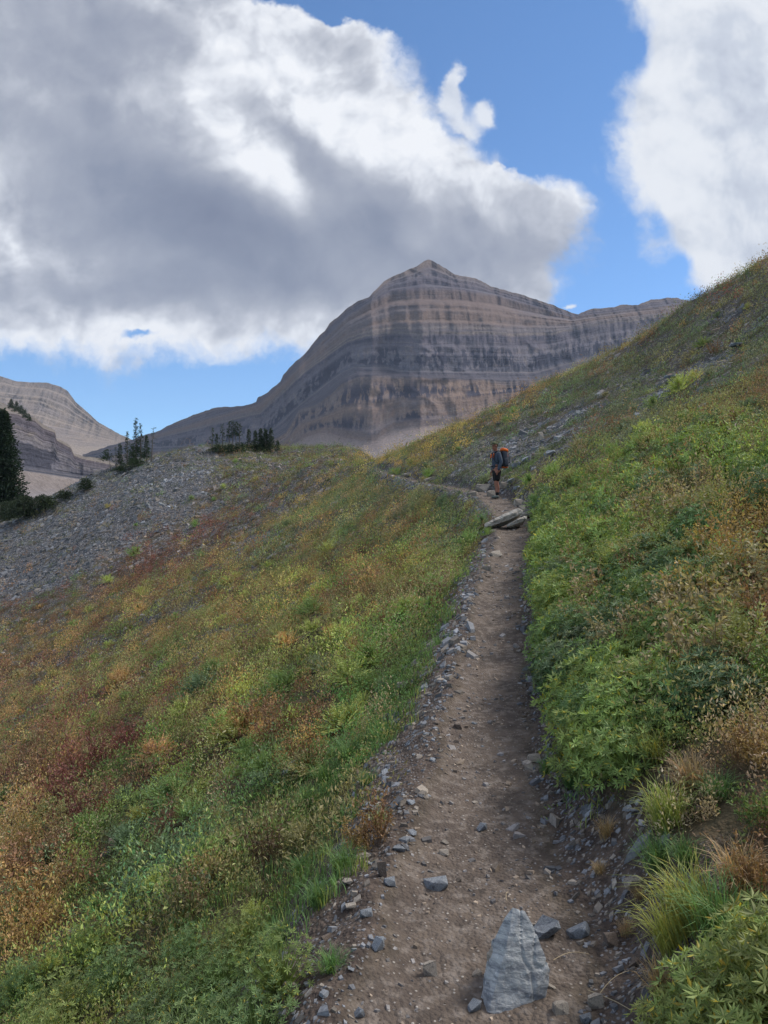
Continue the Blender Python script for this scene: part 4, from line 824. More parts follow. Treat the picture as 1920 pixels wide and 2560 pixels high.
for i, (u, v, hpx, cn) in enumerate(hb):
    g = ground_at(u, v + hpx * .3, 1.3)
    if g is None: continue
    s = hpx / F * g.y / .36; where = 'at the right edge of the lupine bank' if u > 1300 and v > 1150 else ('high on the right slope' if u > 1300 else ('beside the lower trail edge' if u > 820 else ('on the left slope, at the left edge' if u < 180 else 'in the middle of the left slope' if v < 2050 and u > 450 else 'low on the left slope' if v > 2080 else 'on the left slope, left of the middle')))
    for k in range(2):
        put('withered_herb', HRB[(i + k) % 4], g.x + random.uniform(-.1, .1) * s, g.y + random.uniform(-.1, .1) * s, s, PAL[cn], f'{HW[cn]} withered herb {where}', 'herb', f'{HW[cn]} herbs {where}', k=.2)
for i, (u, v, hpx) in enumerate([(712, 1860, 190), (540, 1930, 90), (870, 1780, 150), (440, 2150, 150), (1480, 1600, 100), (1860, 705, 30), (1900, 690, 34), (640, 1720, 70), (1800, 760, 26)]):
    g = ground_at(u, v, 1.3)
    if g is None: continue
    put('dead_stalk', TWG[i % 2], g.x, g.y, hpx / F * g.y / .40, PAL['brown'], 'thin dark dead stalk standing above the plants ' + ('on the left slope' if u < 1000 else 'on the right slope'), 'stalk', 'dead stalks ' + ('on the left slope' if u < 1000 else 'on the right slope'), k=0)

# ------------------------------------------------------------------ stones
def rock_mat(name, c1, c2, c3, rust=.15, scale=14):
    m, t, out = new_mat(name); tcn = t.n.new('ShaderNodeTexCoord'); oi = t.n.new('ShaderNodeObjectInfo'); P = t.vmath('ADD', tcn.outputs['Object'], t.vmath('SCALE', oi.outputs['Location'], 3.))
    n1 = t.noise(P, scale * .35, 5, .6); n2 = t.noise(t.mapping(P, scale=(1, 1, 3.5)), scale, 7, .65, .4); n3 = t.noise(P, scale * 6, 4, .6)
    col = t.mix(t.rng(n2, .36, .62), c1, c2); col = t.mix(t.rng(n1, .55, .68), col, c3); col = t.mix(t.math('MULTIPLY', t.rng(n3, .55, .75), .5), col, tuple(min(1, c * 1.5) for c in c2))
    col = t.mix(t.math('MULTIPLY', t.rng(t.noise(P, scale * .6, 4, .6), .58, .7), rust), col, (.20, .125, .075))
    col = t.mix(t.rng(oi.outputs['Random'], 0, 1, smooth=False), t.vmath('SCALE', col, .8), t.vmath('SCALE', col, 1.25))
    h = t.math('ADD', n2, t.math('MULTIPLY', n3, .4)); principled(t, out, col, .8, h, .7, .01, spec=.3); return m
M_BLUE = rock_mat('blue_limestone', (.135, .15, .175), (.26, .28, .31), (.085, .095, .12)); M_TAN = rock_mat('tan_limestone', (.20, .175, .15), (.34, .30, .26), (.14, .125, .115), .3); M_BRN = rock_mat('brown_stone', (.11, .085, .07), (.20, .16, .135), (.07, .06, .055), .5)
MS = dict(b=M_BLUE, t=M_TAN, n=M_BRN)
def hull_mesh(seed, flat=.5, n=24, mat=None, bevel=.018):
    r = random.Random(seed); bm = bmesh.new()
    for i in range(n):
        v = Vector((r.uniform(-1, 1), r.uniform(-1, 1), r.uniform(-1, 1)))
        v = v.normalized() * (.85 + .3 * r.random()); v.z = max(-.75, min(.75, v.z * 1.2)) * flat; v.x = max(-.85, min(.85, v.x * 1.1)); bm.verts.new((v.x * .5, v.y * .5, v.z * .5))
    res = bmesh.ops.convex_hull(bm, input=bm.verts); bmesh.ops.delete(bm, geom=[g for g in res['geom_interior'] if isinstance(g, bmesh.types.BMVert)], context='VERTS')
    bmesh.ops.dissolve_limit(bm, angle_limit=R(20), verts=bm.verts, edges=bm.edges)
    if bevel: bmesh.ops.bevel(bm, geom=list(bm.edges), offset=bevel * .5, segments=1, affect='EDGES', profile=.5)
    me = bpy.data.meshes.new('stone'); bm.to_mesh(me); bm.free()
    if mat: me.materials.append(mat)
    return me
SM = {k: [hull_mesh(100 + i + 37 * ord(k), [.45, .35, .7, .55][i % 4], 16, MS[k]) for i in range(5)] for k in MS}
def stone(u, v, wpx, hpx, kind, label, group=None, tiltx=0, tilty=0, rz=None, name='stone', i=0, deep=.8):
    g = ground_at(u, v, 1.3)
    if g is None: return None
    w_m = wpx / F * g.y; h_m = max(hpx / F * g.y, w_m * .25); me = SM[kind][i % 5]; zs = [.34, .26, .5, .40][(i % 5) % 4]
    o = link(name, me); o.location = (g.x, g.y, g.z + h_m * .22); o.rotation_euler = (R(tiltx), R(tilty), rz if rz is not None else random.uniform(-.5, .5))
    o.scale = (w_m * 1.05, w_m * deep, h_m / zs * .8); return tag(o, label, 'stone', group)
SL = [(1372, 2335, 80, 52, 'b', 'flat dark grey stone touching the right shoulder of the large blade-shaped rock', 1), (1445, 2338, 70, 44, 'b', 'blue-grey stone half sunk in the earth, second right of the large rock', 0), (1530, 2360, 46, 42, 'n', 'brown lumpy stone lying right of the blue-grey one near the large rock', 2),
      (1187, 2525, 38, 34, 'b', 'small grey stone at the lower left foot of the large rock', 2), (1402, 2530, 46, 34, 't', 'tan pointed stone below and right of the large rock', 3), (1493, 2520, 50, 42, 't', 'grey block with flat top near the bottom edge, right of the tan pointed stone', 2), (1465, 2550, 36, 26, 'b', 'small blue-grey stone at the bottom edge below the grey block', 0),
      (1092, 2216, 72, 40, 'b', 'blue-grey stone slanting out of the middle of the trail', 0), (974, 2212, 34, 28, 'b', 'blue-grey pebble among the stones at the left trail edge', 3), (946, 2372, 38, 42, 'b', 'pale blue square stone on the left part of the trail', 2), (1078, 2440, 44, 46, 't', 'pale cracked stone left of the large rock', 2),
      (1205, 2075, 30, 22, 'b', 'rounded grey stone alone in the middle of the trail', 2), (957, 2192, 32, 60, 'n', 'upright dark brown stone leaning at the left trail edge', 2), (1323, 1925, 26, 20, 't', 'pale stone at the right trail edge below the lupine bank', 2), (1586, 2216, 60, 32, 't', 'flat tan slab on the bare earth right of the trail', 1), (1110, 2136, 28, 18, 't', 'small pale pointed stone on the trail above the slanting blue stone', 3),
      (1335, 1902, 38, 24, 't', 'pale flat stone at the foot of the lupine bank', 3), (1145, 1822, 28, 16, 'n', 'small dark flat stone in the centre of the trail', 1), (1240, 1392, 32, 22, 't', 'pale angular stone on the trail below the two slabs', 3), (1218, 1426, 30, 18, 't', 'flat pale stone on the left side of the trail, second below the slabs', 1),
      (1012, 1716, 50, 20, 't', 'long pale slab on the left shoulder of the trail', 1), (1000, 1545, 14, 30, 'b', 'thin grey slab standing on edge in the plants left of the trail', 3), (724, 2490, 50, 40, 't', 'whitish stone among the leaves near the bottom, left of the trail', 2), (915, 2288, 38, 24, 'b', 'grey flat stone on the left trail shoulder', 3), (897, 2542, 34, 26, 'b', 'grey stone at the bottom edge, left side of the trail', 2), (700, 2540, 36, 24, 'b', 'grey stone under the leaves at the bottom edge', 0),
      (735, 1915, 40, 26, 'b', 'pale grey stone in a gap of the grass on the left slope', 0), (715, 1935, 26, 18, 'b', 'small grey stone beside the pale one in the grass gap', 1), (43, 1662, 24, 14, 't', 'whitish stone at the left edge of the rusty slope', 1), (58, 1688, 14, 14, 't', 'small whitish stone below the larger one at the left edge', 2), (8, 1637, 14, 10, 't', 'small pale stone at the very left edge of the slope', 0), (290, 2115, 44, 28, 'n', 'dark stone half hidden in herbs on the near left slope', 2), (308, 2118, 26, 20, 't', 'pale stone beside the dark one on the near left slope', 0),
      (584, 1362, 20, 12, 't', 'pale stone above the dark red patch', 2), (637, 1296, 22, 9, 't', 'tan stone at the foot of the scree hill', 1), (1489, 938, 10, 14, 't', 'small white stone high on the right slope', 2), (1410, 1013, 14, 16, 't', 'white upright stone on the right slope above the hiker', 3), (1353, 1098, 14, 28, 't', 'pale leaning slab above the rock outcrop', 3), (1568, 1002, 30, 10, 'b', 'grey ledge stone below the bright yellow-green bush', 1), (1677, 945, 34, 12, 'b', 'grey ledge stone left of the bright yellow-green bush', 1), (1845, 868, 44, 12, 'b', 'long grey ledge stone near the right edge of the upper slope', 1),
      (1316, 1152, 26, 18, 'b', 'grey angular block at the left end of the outcrop above the hiker', 2), (1342, 1146, 30, 20, 'n', 'brownish block in the middle of the outcrop above the hiker', 3), (1376, 1140, 34, 18, 'b', 'broad flat block at the right end of the outcrop above the hiker', 1), (1356, 1126, 20, 14, 'n', 'dark brown block on top of the outcrop above the hiker', 2), (1290, 1166, 30, 20, 'b', 'small grey stone left of the outcrop', 0),
      (1208, 1228, 44, 24, 't', 'large pinkish step stone beside the trail at the hiker\'s feet', 2), (1228, 1240, 24, 20, 't', 'angular pale stone touching the large step stone', 3), (1180, 1238, 34, 14, 't', 'flat stone in front of the large step stone', 1), (1258, 1222, 20, 22, 't', 'upright stone just behind the hiker\'s calves', 3), (1296, 1262, 26, 22, 't', 'tan slab leaning at the right trail edge below the hiker', 3), (1306, 1274, 20, 18, 't', 'second tan slab leaning right below the first', 2), (1278, 1206, 22, 16, 'b', 'grey stone in the rubble right of the hiker', 2), (1292, 1222, 20, 14, 'b', 'lower grey stone in the rubble right of the hiker', 0), (1075, 1200, 40, 10, 't', 'flat slab beside the far bend of the trail', 1), (1020, 1190, 30, 8, 't', 'low flat slab at the far end of the trail', 1)]
for i, (u, v, w_, h_, k, lab, mi) in enumerate(SL):
    stone(u, v, w_, h_, k, lab, i=mi, tiltx=random.uniform(-12, 12), tilty=random.uniform(-14, 10), rz=random.uniform(-.3, .3))
# smaller stones scattered on the trail and its shoulders, one by one
cnt = 0
while cnt < 170:
    y = 2.2 * math.exp(random.random() * math.log(14 / 2.2)); px = float(np.interp(y, PD[:, 1], PD[:, 0])); pw_ = float(np.interp(y, PD[:, 1], PW)); m_ = random.random()
    if m_ < .50: d_ = -pw_ - abs(random.gauss(.16, .14)); w1, gr = 'grey shale stone on the left shoulder of the trail', 'small stones on the left trail shoulder'
    elif m_ < .72: d_ = random.uniform(-pw_, pw_); w1, gr = 'small flat stone pressed into the trail', 'small stones in the trail'
    else: d_ = pw_ + abs(random.gauss(.12, .12)) + (random.uniform(0, .5) if y < 4 else 0); w1, gr = 'small stone on the dark earth along the right trail edge', 'small stones along the right trail edge'
    x = px + d_; s = random.uniform(.018, .045) * (1 + .05 * y) * (.7 if m_ > .5 and m_ < .72 else 1); s *= (1.25 if y < 4 else 1.); kd = random.choice('bbtn' if m_ < .5 else 'btn')
    o = link('stone', random.choice(SM[kd])); o.location = (x, y, float(gz(x, y)) + s * .08); o.scale = (s * random.uniform(.9, 1.6), s, s * random.uniform(.7, 1.2)); o.rotation_euler = (random.uniform(-.3, .3), random.uniform(-.3, .3), random.uniform(0, 6.28))
    tag(o, w1, 'stone', gr); cnt += 1

# the blade-shaped rock in the foreground and the slabs across the trail
def carve(name, outline, thick, mat, sub=3, seed=0, amp=.03, back=.55, ridge=None):
    """solid from a front outline (x,z): domed front, narrower back, then roughened"""
    bm = bmesh.new(); n = len(outline); cx_ = sum(p[0] for p in outline) / n; cz_ = sum(p[1] for p in outline) / n
    for x, z in outline: bm.verts.new((x, 0, z)); bm.verts.new((cx_ + (x - cx_) * back, thick, cz_ + (z - cz_) * back - .02))
    for p in (ridge or [(cx_, -thick * .5, cz_)]): bm.verts.new(p)
    res = bmesh.ops.convex_hull(bm, input=bm.verts); bmesh.ops.delete(bm, geom=list({g for g in res['geom_interior'] + res['geom_unused'] if isinstance(g, bmesh.types.BMVert)}), context='VERTS')
    bmesh.ops.recalc_face_normals(bm, faces=bm.faces)
    for it in range(8):
        lim = max(thick * .07, .006); long_ = [e for e in bm.edges if e.calc_length() > lim]
        if not long_ or len(bm.verts) > 14000: break
        bmesh.ops.subdivide_edges(bm, edges=long_, cuts=1); bmesh.ops.triangulate(bm, faces=[f for f in bm.faces if len(f.verts) > 3])
    bm.normal_update(); co = np.array([v.co for v in bm.verts]); nn = np.array([v.normal for v in bm.verts]); sc__ = 1 / max(thick, .05)
    f1 = perlin(co[:, 0] * 1.1 * sc__ + seed, co[:, 1] * 1.1 * sc__, co[:, 2] * 1.1 * sc__); f2 = fbm(co[:, 0] * 4 * sc__, co[:, 1] * 4 * sc__, co[:, 2] * 4 * sc__ + seed, 3)
    crack = -np.exp(-(perlin(co[:, 0] * 1.6 * sc__ + 5 + seed, co[:, 1] * sc__, co[:, 2] * .5 * sc__) / .03) ** 2) * .5
    lay = co[:, 0] * .55 + co[:, 1] * .5 + co[:, 2] * .35 + f1 * .02; st_ = np.floor(lay / (thick * .22)) * (thick * .22); stepd = np.where(perlin(st_ * 40 + seed, co[:, 2] * 9, co[:, 0] * 9) > .1, 1., -.3)
    cells = np.random.default_rng(seed + 50).uniform(-1, 1, (22, 3)) * (np.abs(co).max(0) * 1.05); near_ = ((co[:, None] - cells[None]) ** 2).sum(-1).argsort(1)[:, 0]; chipd = np.random.default_rng(seed + 51).uniform(-1, 1, 22)[near_]
    f3 = 1 - np.abs(perlin(co[:, 0] * 2.6 * sc__ + 3 * seed, co[:, 1] * 2.6 * sc__, co[:, 2] * 1.5 * sc__)) * 3
    dsp = (f1 * .8 + f2 * .45 + crack * 1.5 + f3 * .22) * amp
    for v, d_, q_ in zip(bm.verts, dsp, nn): v.co += Vector(q_) * float(d_)
    me = bpy.data.meshes.new(name); bm.to_mesh(me); bm.free(); me.materials.append(mat); return me
M_BLADE = rock_mat('weathered_blue_rock', (.15, .16, .18), (.36, .37, .38), (.058, .066, .095), .45, 12)
k_ = 2.36 / F   # metres per photo pixel at its distance
ol = [(1203, 2540), (1206, 2450), (1226, 2350), (1258, 2290), (1274, 2270), (1304, 2274), (1338, 2325), (1376, 2400), (1366, 2462), (1312, 2545)]
ol = [((u - 1290) * k_, (2500 - v) * k_) for u, v in ol]
rg = [((1262 - 1290) * k_, -.040, (2500 - 2345) * k_), ((1226 - 1290) * k_, -.060, (2500 - 2500) * k_), ((1335 - 1290) * k_, -.022, (2500 - 2440) * k_), ((1285 - 1290) * k_, -.052, (2500 - 2510) * k_)]
rk = link('large_rock', carve('large_rock', ol, .13, M_BLADE, 3, 2, .0058, .70, rg))
g = ground_at(1285, 2500, 1.3); rk.location = (g.x, g.y, g.z - .03); rk.rotation_euler = (R(-16), R(4), R(-8)); tag(rk, 'large blue-grey blade-shaped rock standing upright in the trail', 'rock')
sh = link('stone', carve('stone', [((u - 1235) * k_, (2370 - v) * k_) for u, v in [(1222, 2375), (1224, 2335), (1240, 2312), (1262, 2330), (1262, 2380)]], .06, M_TAN, 2, 5, .005)); sh.location = (g.x - .066, g.y + .045, g.z + .075); sh.rotation_euler = (R(-8), 0, 0)
tag(sh, 'tan side lobe of the large rock, at its upper left', 'stone')  # side lobe of the large rock, added as a separate piece
M_SLAB = rock_mat('grey_slab', (.26, .235, .21), (.42, .39, .355), (.13, .12, .115), .15, 5)
def slab(name, u0, v0, u1, v1, th, wd, label, seed, roll=0):
    g = ground_at((u0 + u1) / 2, max(v0, v1) - 4, 3); k = g.y / F; Lx = (u1 - u0) * k; Lz = (v0 - v1) * k; L = math.hypot(Lx, Lz * 1.6)
    pts_ = [(-.5, -.16), (-.46, .22), (-.2, .42), (.15, .52), (.42, .50), (.5, .15), (.44, -.34), (.1, -.45), (-.3, -.40)]
    o = link(name, carve(name, [(x * L, z * th) for x, z in pts_], wd, M_SLAB, 3, seed, .016, .8, [(-.25 * L, -.04, .05 * th), (.2 * L, -.05, .1 * th)]))
    o.location = (g.x, g.y - .05, g.z + abs(Lz) * .5 + .04); o.rotation_euler = (R(roll), -math.atan2(Lz, Lx) * .8, R(14)); return tag(o, label, 'rock')
slab('rock_slab', 1214, 1325, 1304, 1282, .17, .38, 'long pale grey slab lying slanted across the trail, the largest of the three', 1, -22)
slab('rock_slab', 1268, 1326, 1314, 1302, .10, .26, 'smaller pale slab lying below the long one on the trail', 4, -25)
slab('rock_slab', 1300, 1300, 1340, 1290, .14, .26, 'dark lumpy slab behind the right end of the long one', 7, -10)

# gravel and shale chips (uncountable)
def chips(x, y, size, flat, r=rng, cols=None, sink=.1, matn=None):
    """angular 5-sided chips, 10 verts + top/bottom fans as quads"""
    N = len(x); z = gz(x, y); a0 = r.uniform(0, 6.28, (N, 1)); ang = a0 + np.arange(4) * (np.pi / 2) + r.uniform(-.35, .35, (N, 4)); rad = size[:, None] * r.uniform(.55, 1.1, (N, 4)) * .5
    px_, py_ = np.cos(ang) * rad * 1.35, np.sin(ang) * rad; h = size * flat * r.uniform(.6, 1.3, N)
    el = r.uniform(0, 3.14, (N, 1)); c_, s_ = np.cos(el), np.sin(el); X = px_ * c_ - py_ * s_; Y = px_ * s_ + py_ * c_
    tx, ty = r.normal(0, .22, (N, 1)), r.normal(0, .22, (N, 1))
    top = np.stack([X * .8, Y * .8, h[:, None] * .75 + X * tx + Y * ty], -1); bot = np.stack([X, Y, -h[:, None] * .35 + X * tx + Y * ty], -1)
    P = np.stack([x, y, z], 1)[:, None]; top = top + P; bot = bot + P
    e = size * .4; gx_ = (gz(x + e, y) - gz(x - e, y)) / (2 * e); gy2 = (gz(x, y + e) - gz(x, y - e)) / (2 * e)
    for arr in (top, bot): arr[..., 2] += (arr[..., 0] - x[:, None]) * np.clip(gx_, -1, 1)[:, None] + (arr[..., 1] - y[:, None]) * np.clip(gy2, -1, 1)[:, None]
    i0, i1, i2, i3 = range(4); F_ = [top]
    for a, b in ((0, 1), (1, 2), (2, 3), (3, 0)): F_.append(np.stack([bot[:, a], bot[:, b], top[:, b], top[:, a]], 1))
    V = np.stack(F_, 1).reshape(-1, 3)
    c = np.repeat(np.concatenate([cols, np.ones((N, 1))], 1), 20, 0); return V, c
m, t, out = new_mat('chip_stone'); a = attr_node(t, 'tint'); geo = t.n.new('ShaderNodeNewGeometry'); nn_ = t.noise(geo.outputs['Position'], 60, 4, .65)
principled(t, out, t.mix(t.rng(nn_, .3, .7), t.vmath('SCALE', a.outputs['Color'], .75), t.vmath('SCALE', a.outputs['Color'], 1.2)), .85, nn_, .4, .004); M_CHIP = m
def chip_cols(n, warm=0.3, lo=.10, hi=.26):
    b = rng.uniform(lo, hi, (n, 1)) * np.where(rng.random((n, 1)) < .07, 1.5, 1); w = (rng.random((n, 1)) < warm) * 1.
    return b * (w * np.array([[1.10, .96, .84]]) + (1 - w) * np.array([[.93, .96, 1.06]]))
cp = []
for (Y0, Y1, dens, sz) in [(1.5, 3.2, 1700, .014), (3.2, 6, 1000, .021), (6, 12, 420, .034), (12, 30, 60, .05), (30, 60, 9, .10)]:
    x, y = scatter(Y0, Y1, dens, amax=.45); z, d, edge, scw, u, v = fields(x, y); ad_ = np.abs(d)
    inp = ad_ < edge; shl = (ad_ >= edge) & (d < 0); shr = (ad_ >= edge) & (d > 0)
    pr = np.where(inp, .42 * sstep(fbm(x * 1.5, y * 1.5, 2., 2), -.4, .6) + .05, 0) + np.where(shl, (.45 + .55 * sstep(fbm(x * 1.9, y * 1.9, 7., 2), -.3, .3)) * (1 - sstep(ad_, edge + .25, edge + .65)), 0) + np.where(shr, .55 * (1 - sstep(ad_, edge + .15, edge + .5)) + .35 * bare(u, v, y), 0)
    k = rng.random(len(x)) < pr; x, y = x[k], y[k]; s = sz * np.exp(rng.normal(0, .55, len(x))) * np.where(inp[k], .8, 1.)
    cp.append(chips(x, y, s, .30, cols=chip_cols(len(x), .45, .09, .26) * np.where(inp[k][:, None], np.array([[1.15, 1.05, .95]]), 1.)))
merge_obj('gravel', cp, M_CHIP, 'loose gravel and shale chips on the trail and its shoulders', 'gravel')
cp = []; cph = []
for (Y0, Y1, dens, sz) in [(4, 16, 60, .05), (16, 34, 32, .11), (34, 66, 16, .16), (62, 118, 15, .21)]:
    x, y = scatter(Y0, Y1, dens, amax=.58); z, d, edge, scw, u, v = fields(x, y)
    k = (rng.random(len(x)) < np.maximum(scw * .9, np.where(y > 62, .40, np.where(y > 14, .22, .05)))) & (np.abs(d) > edge + .3); x, y, scw = x[k], y[k], scw[k]; s = sz * np.exp(rng.normal(-.08, .60, len(x))).clip(.3, 3.6)
    V_, c_ = chips(x, y, s, .26, cols=chip_cols(len(x), .22, .075, .20) * np.exp(.45 * fbm(x * .12, y * .12, 5.5, 3))[:, None] * np.where(rng.random((len(x), 1)) < .03, 1.7, 1) * np.where(scw[:, None] < .4, np.array([[1.12, .98, .88]]), 1.)); (cph if Y0 > 60 else cp).append((V_, c_))
merge_obj('shale', cp, M_CHIP, 'broken grey shale plates lying between the plants on both slopes', 'shale')
merge_obj('scree', cph, M_CHIP, 'blue-grey scree of thin shale plates covering the rounded hill', 'scree')

# ------------------------------------------------------------------ trees on the hill
m, t, out = new_mat('bark'); tcn = t.n.new('ShaderNodeTexCoord'); nb = t.noise(t.mapping(tcn.outputs['Object'], scale=(8, 8, 2)), 3, 5, .6)
principled(t, out, t.mix(nb, (.06, .048, .04), (.16, .14, .125)), .9, nb, .6, .02); M_BARK = m
def trunk_mesh(H, r0, lean=0., seed=0, limbs=0):
    r = random.Random(seed); bm = bmesh.new()
    def tube(p0, p1, ra, rb, n=6, seg=5, wob=0.):
        prev = None; ax = (p1 - p0).normalized(); s1 = ax.orthogonal().normalized(); s2 = ax.cross(s1)
        for i in range(seg + 1):
            f = i / seg; c = p0.lerp(p1, f) + Vector((r.uniform(-wob, wob), r.uniform(-wob, wob), 0)) * math.sin(f * 3.14); rr = ra * (1 - f) + rb * f
            ring = [bm.verts.new(c + (s1 * math.cos(k * 6.283 / n) + s2 * math.sin(k * 6.283 / n)) * rr) for k in range(n)]
            if prev:
                for k in range(n): bm.faces.new((prev[k], prev[(k + 1) % n], ring[(k + 1) % n], ring[k]))
            prev = ring
    top = Vector((lean * H, 0, H)); tube(Vector((0, 0, -.3)), top, r0, r0 * .12, 7, 8, .04)
    for i in range(limbs):
        f = r.uniform(.15, .95); p = Vector((lean * H * f, 0, H * f)); a = r.uniform(0, 6.28); L = r.uniform(.05, .13) * H * (1.1 - f * .7); tube(p, p + Vector((math.cos(a) * L, math.sin(a) * L, L * r.uniform(-.25, .3))), r0 * .22, r0 * .06, 4, 2)
    me = bpy.data.meshes.new('trunk'); bm.to_mesh(me); bm.free(); me.materials.append(M_BARK); return me
def crown_mesh(H, Rb, z0=.12, seed=0, dens=1., lean=0., top=.06, shape=1., needle=.16, col=(.030, .050, .028), droop=.25, miss=.2, side=None):
    """whorls of drooping boughs, each a spray of small needle sprigs"""
    r = np.random.default_rng(seed); B = []; Dv = []; Ls = []; n = int(48 * dens * H / 5); Rb *= 1.15 
    for i in range(n):
        f = z0 + (1 - z0) * (i + r.random()) / n
        for k in range(3):
            if r.random() < miss: continue
            a = r.uniform(0, 6.28)
            if side is not None and math.cos(a - side) < -.1 and r.random() < .75: continue
            L = Rb * ((1 - (f - z0) / (1 - z0)) ** shape + top) * r.uniform(.45, 1.1)
            o = np.array([math.cos(a), math.sin(a), 0]); m_ = max(4, int(L / needle * 3.2)); g_ = r.uniform(.12, 1, m_)
            p = np.array([lean * H * f, 0, H * f]) + o * (g_ * L)[:, None]; p[:, 2] += L * (g_ * .12 - droop * g_ ** 2) * 1.4
            p += r.normal(0, needle * .30, (m_, 3)); d = unit(o * 1. + r.normal(0, .75, (m_, 3)) + [0, 0, .1]); B.append(p); Dv.append(d); Ls.append(needle * r.uniform(.6, 1.4, m_) * (1.2 - .4 * g_))
    B = np.concatenate(B); Dv = np.concatenate(Dv); Ls = np.concatenate(Ls); s = unit(np.cross(Dv, r.normal(size=B.shape)))
    v = quads(B, Dv, s, Ls, Ls * .38, .2); c = np.array(col) * r.uniform(.6, 1.5, (len(B), 1)); c = np.repeat(np.concatenate([c, np.ones((len(c), 1))], 1), 4, 0)
    return mesh_np('crown', v, np.arange(len(B) * 4).reshape(-1, 4), M_NEEDLE, False, {'tint': c})
def tree(name, u, v, hpx, wpx, label, group=None, dens=1., z0=.12, miss=.2, lean=0., shape=1., top=.06, col=(.030, .050, .028), side=None, seed=None, limbs=6, cat='tree', Y=None, needle=None, trunk_r=.022):
    g = ground_at(u, v, 8)
    if g is None or (Y and abs(g.y - Y) > 40):
        Yq = Y or 108; x = (u - 960) / F * Yq; g = Vector((x, Yq, float(gz(x, Yq))))
    H = hpx / F * g.y; Rb = wpx / F * g.y / 2; seed = seed if seed is not None else random.randrange(9999)
    r_ = empty(name, (g.x, g.y, g.z - .05)); tag(r_, label, cat, group)
    tk = link('trunk', trunk_mesh(H, max(.05, H * trunk_r), lean, seed, limbs), r_)
    cr = link('crown', crown_mesh(H, Rb, z0, seed, dens, lean, top, shape, needle or max(.22, H * .034), col, miss=miss, side=side), r_); return r_
G1 = 'thin conifers on the left shoulder of the hill'
tree('spruce', 8, 1290, 262, 110, 'large dark spruce at the left edge of the photo', dens=2.6, miss=.0, shape=.75, col=(.018, .034, .022), Y=96, limbs=3)
tree('spruce', 318, 1163, 84, 20, 'tall thin spruce, left of the two tallest in the left group', G1, dens=.9, miss=.25, z0=.2)
tree('spruce', 340, 1160, 114, 26, 'tallest slender spruce in the left group of conifers', G1, dens=1.0, miss=.22, z0=.2)
tree('spruce', 352, 1156, 96, 22, 'slender spruce just right of the tallest in the left group', G1, dens=.9, miss=.2, z0=.15)
tree('spruce', 300, 1168, 58, 26, 'short bushy spruce at the left end of the left group', G1, dens=1.4, miss=.1)
tree('spruce', 331, 1166, 50, 34, 'bushy low spruce at the foot of the tallest one', G1, dens=1.8, miss=.05)
tree('spruce', 366, 1154, 62, 30, 'bushy spruce at the right end of the left group', G1, dens=1.6, miss=.05)
tree('spruce', 378, 1152, 84, 10, 'nearly bare thin spruce leaning right of the left group', G1, dens=.4, miss=.7, z0=.5, lean=.08, limbs=14)
tree('spruce', 290, 1172, 56, 10, 'nearly bare short snag at the left end of the left group', G1, dens=.3, miss=.8, z0=.5, limbs=12)
tree('wind_bent_fir', 277, 1176, 50, 44, 'wind-bent fir with its crown swept to the left, left of the left group', dens=.8, miss=.2, z0=.45, lean=-.12, shape=.5, top=.3, side=3.14)
G2 = 'conifers on top of the hill'
for (u, v, h, w_, lab, kw) in [(531, 1130, 62, 22, 'spruce with high crown, leftmost on top of the hill', dict(z0=.35, miss=.45, dens=.6)), (556, 1128, 66, 16, 'slim spruce, second from the left on top of the hill', dict(z0=.35, miss=.45, dens=.6)), (573, 1128, 74, 18, 'tall spruce, third from the left on top of the hill', dict(z0=.45, shape=.8, top=.12, dens=.7, miss=.3)),
                              (582, 1127, 76, 14, 'tall spruce, fourth from the left on top of the hill', dict(z0=.5, shape=.8, top=.12, dens=.7, miss=.3)), (590, 1127, 74, 16, 'tall spruce, fifth from the left on top of the hill', dict(z0=.5, shape=.9, top=.12, dens=.7, miss=.35)), (599, 1127, 70, 16, 'tall spruce, sixth from the left on top of the hill', dict(z0=.5, shape=.9, top=.15, dens=.6, miss=.35)),
                              (543, 1130, 44, 18, 'short spruce between the two leftmost ones on the hilltop', dict(miss=.2)), (622, 1127, 54, 20, 'ragged spruce at the left of the dense hilltop clump', dict(dens=1.5, miss=.1)), (638, 1127, 50, 24, 'dark spruce in the left half of the dense hilltop clump', dict(dens=2, miss=.05)), (652, 1128, 56, 24, 'dark spruce in the middle of the dense hilltop clump', dict(dens=2.2, miss=.0, shape=.7)),
                              (664, 1128, 54, 26, 'dark spruce right of the middle of the dense hilltop clump', dict(dens=2.2, miss=.0, shape=.7)), (677, 1129, 56, 24, 'tall dark spruce at the right of the dense hilltop clump', dict(dens=2.0, miss=.05, shape=.7)), (694, 1130, 28, 16, 'small spruce standing apart at the right end of the hilltop clump', dict(dens=1.6, miss=.05))]:
    tree('spruce', u, v, h, w_, lab, G2, **kw)
for (u, v, h, w_, lab) in [(545, 1132, 16, 50, 'low dark conifer thicket at the left end of the hilltop'), (572, 1130, 17, 56, 'low dark conifer thicket under the four tall hilltop spruces'), (600, 1129, 20, 40, 'low dark conifer thicket in the middle of the hilltop'), (650, 1130, 18, 64, 'low dark conifer thicket at the foot of the dense hilltop clump'),
                           (338, 1168, 20, 66, 'dark low thicket under the left group of conifers'), (308, 1178, 14, 50, 'low thicket running down left of the left conifer group'), (425, 1225, 0, 0, '')]:
    if h: tree('juniper_thicket', u, v, h, w_, lab, None, dens=2.6, z0=.0, miss=.25, shape=.5, top=.3, limbs=8, cat='shrub')
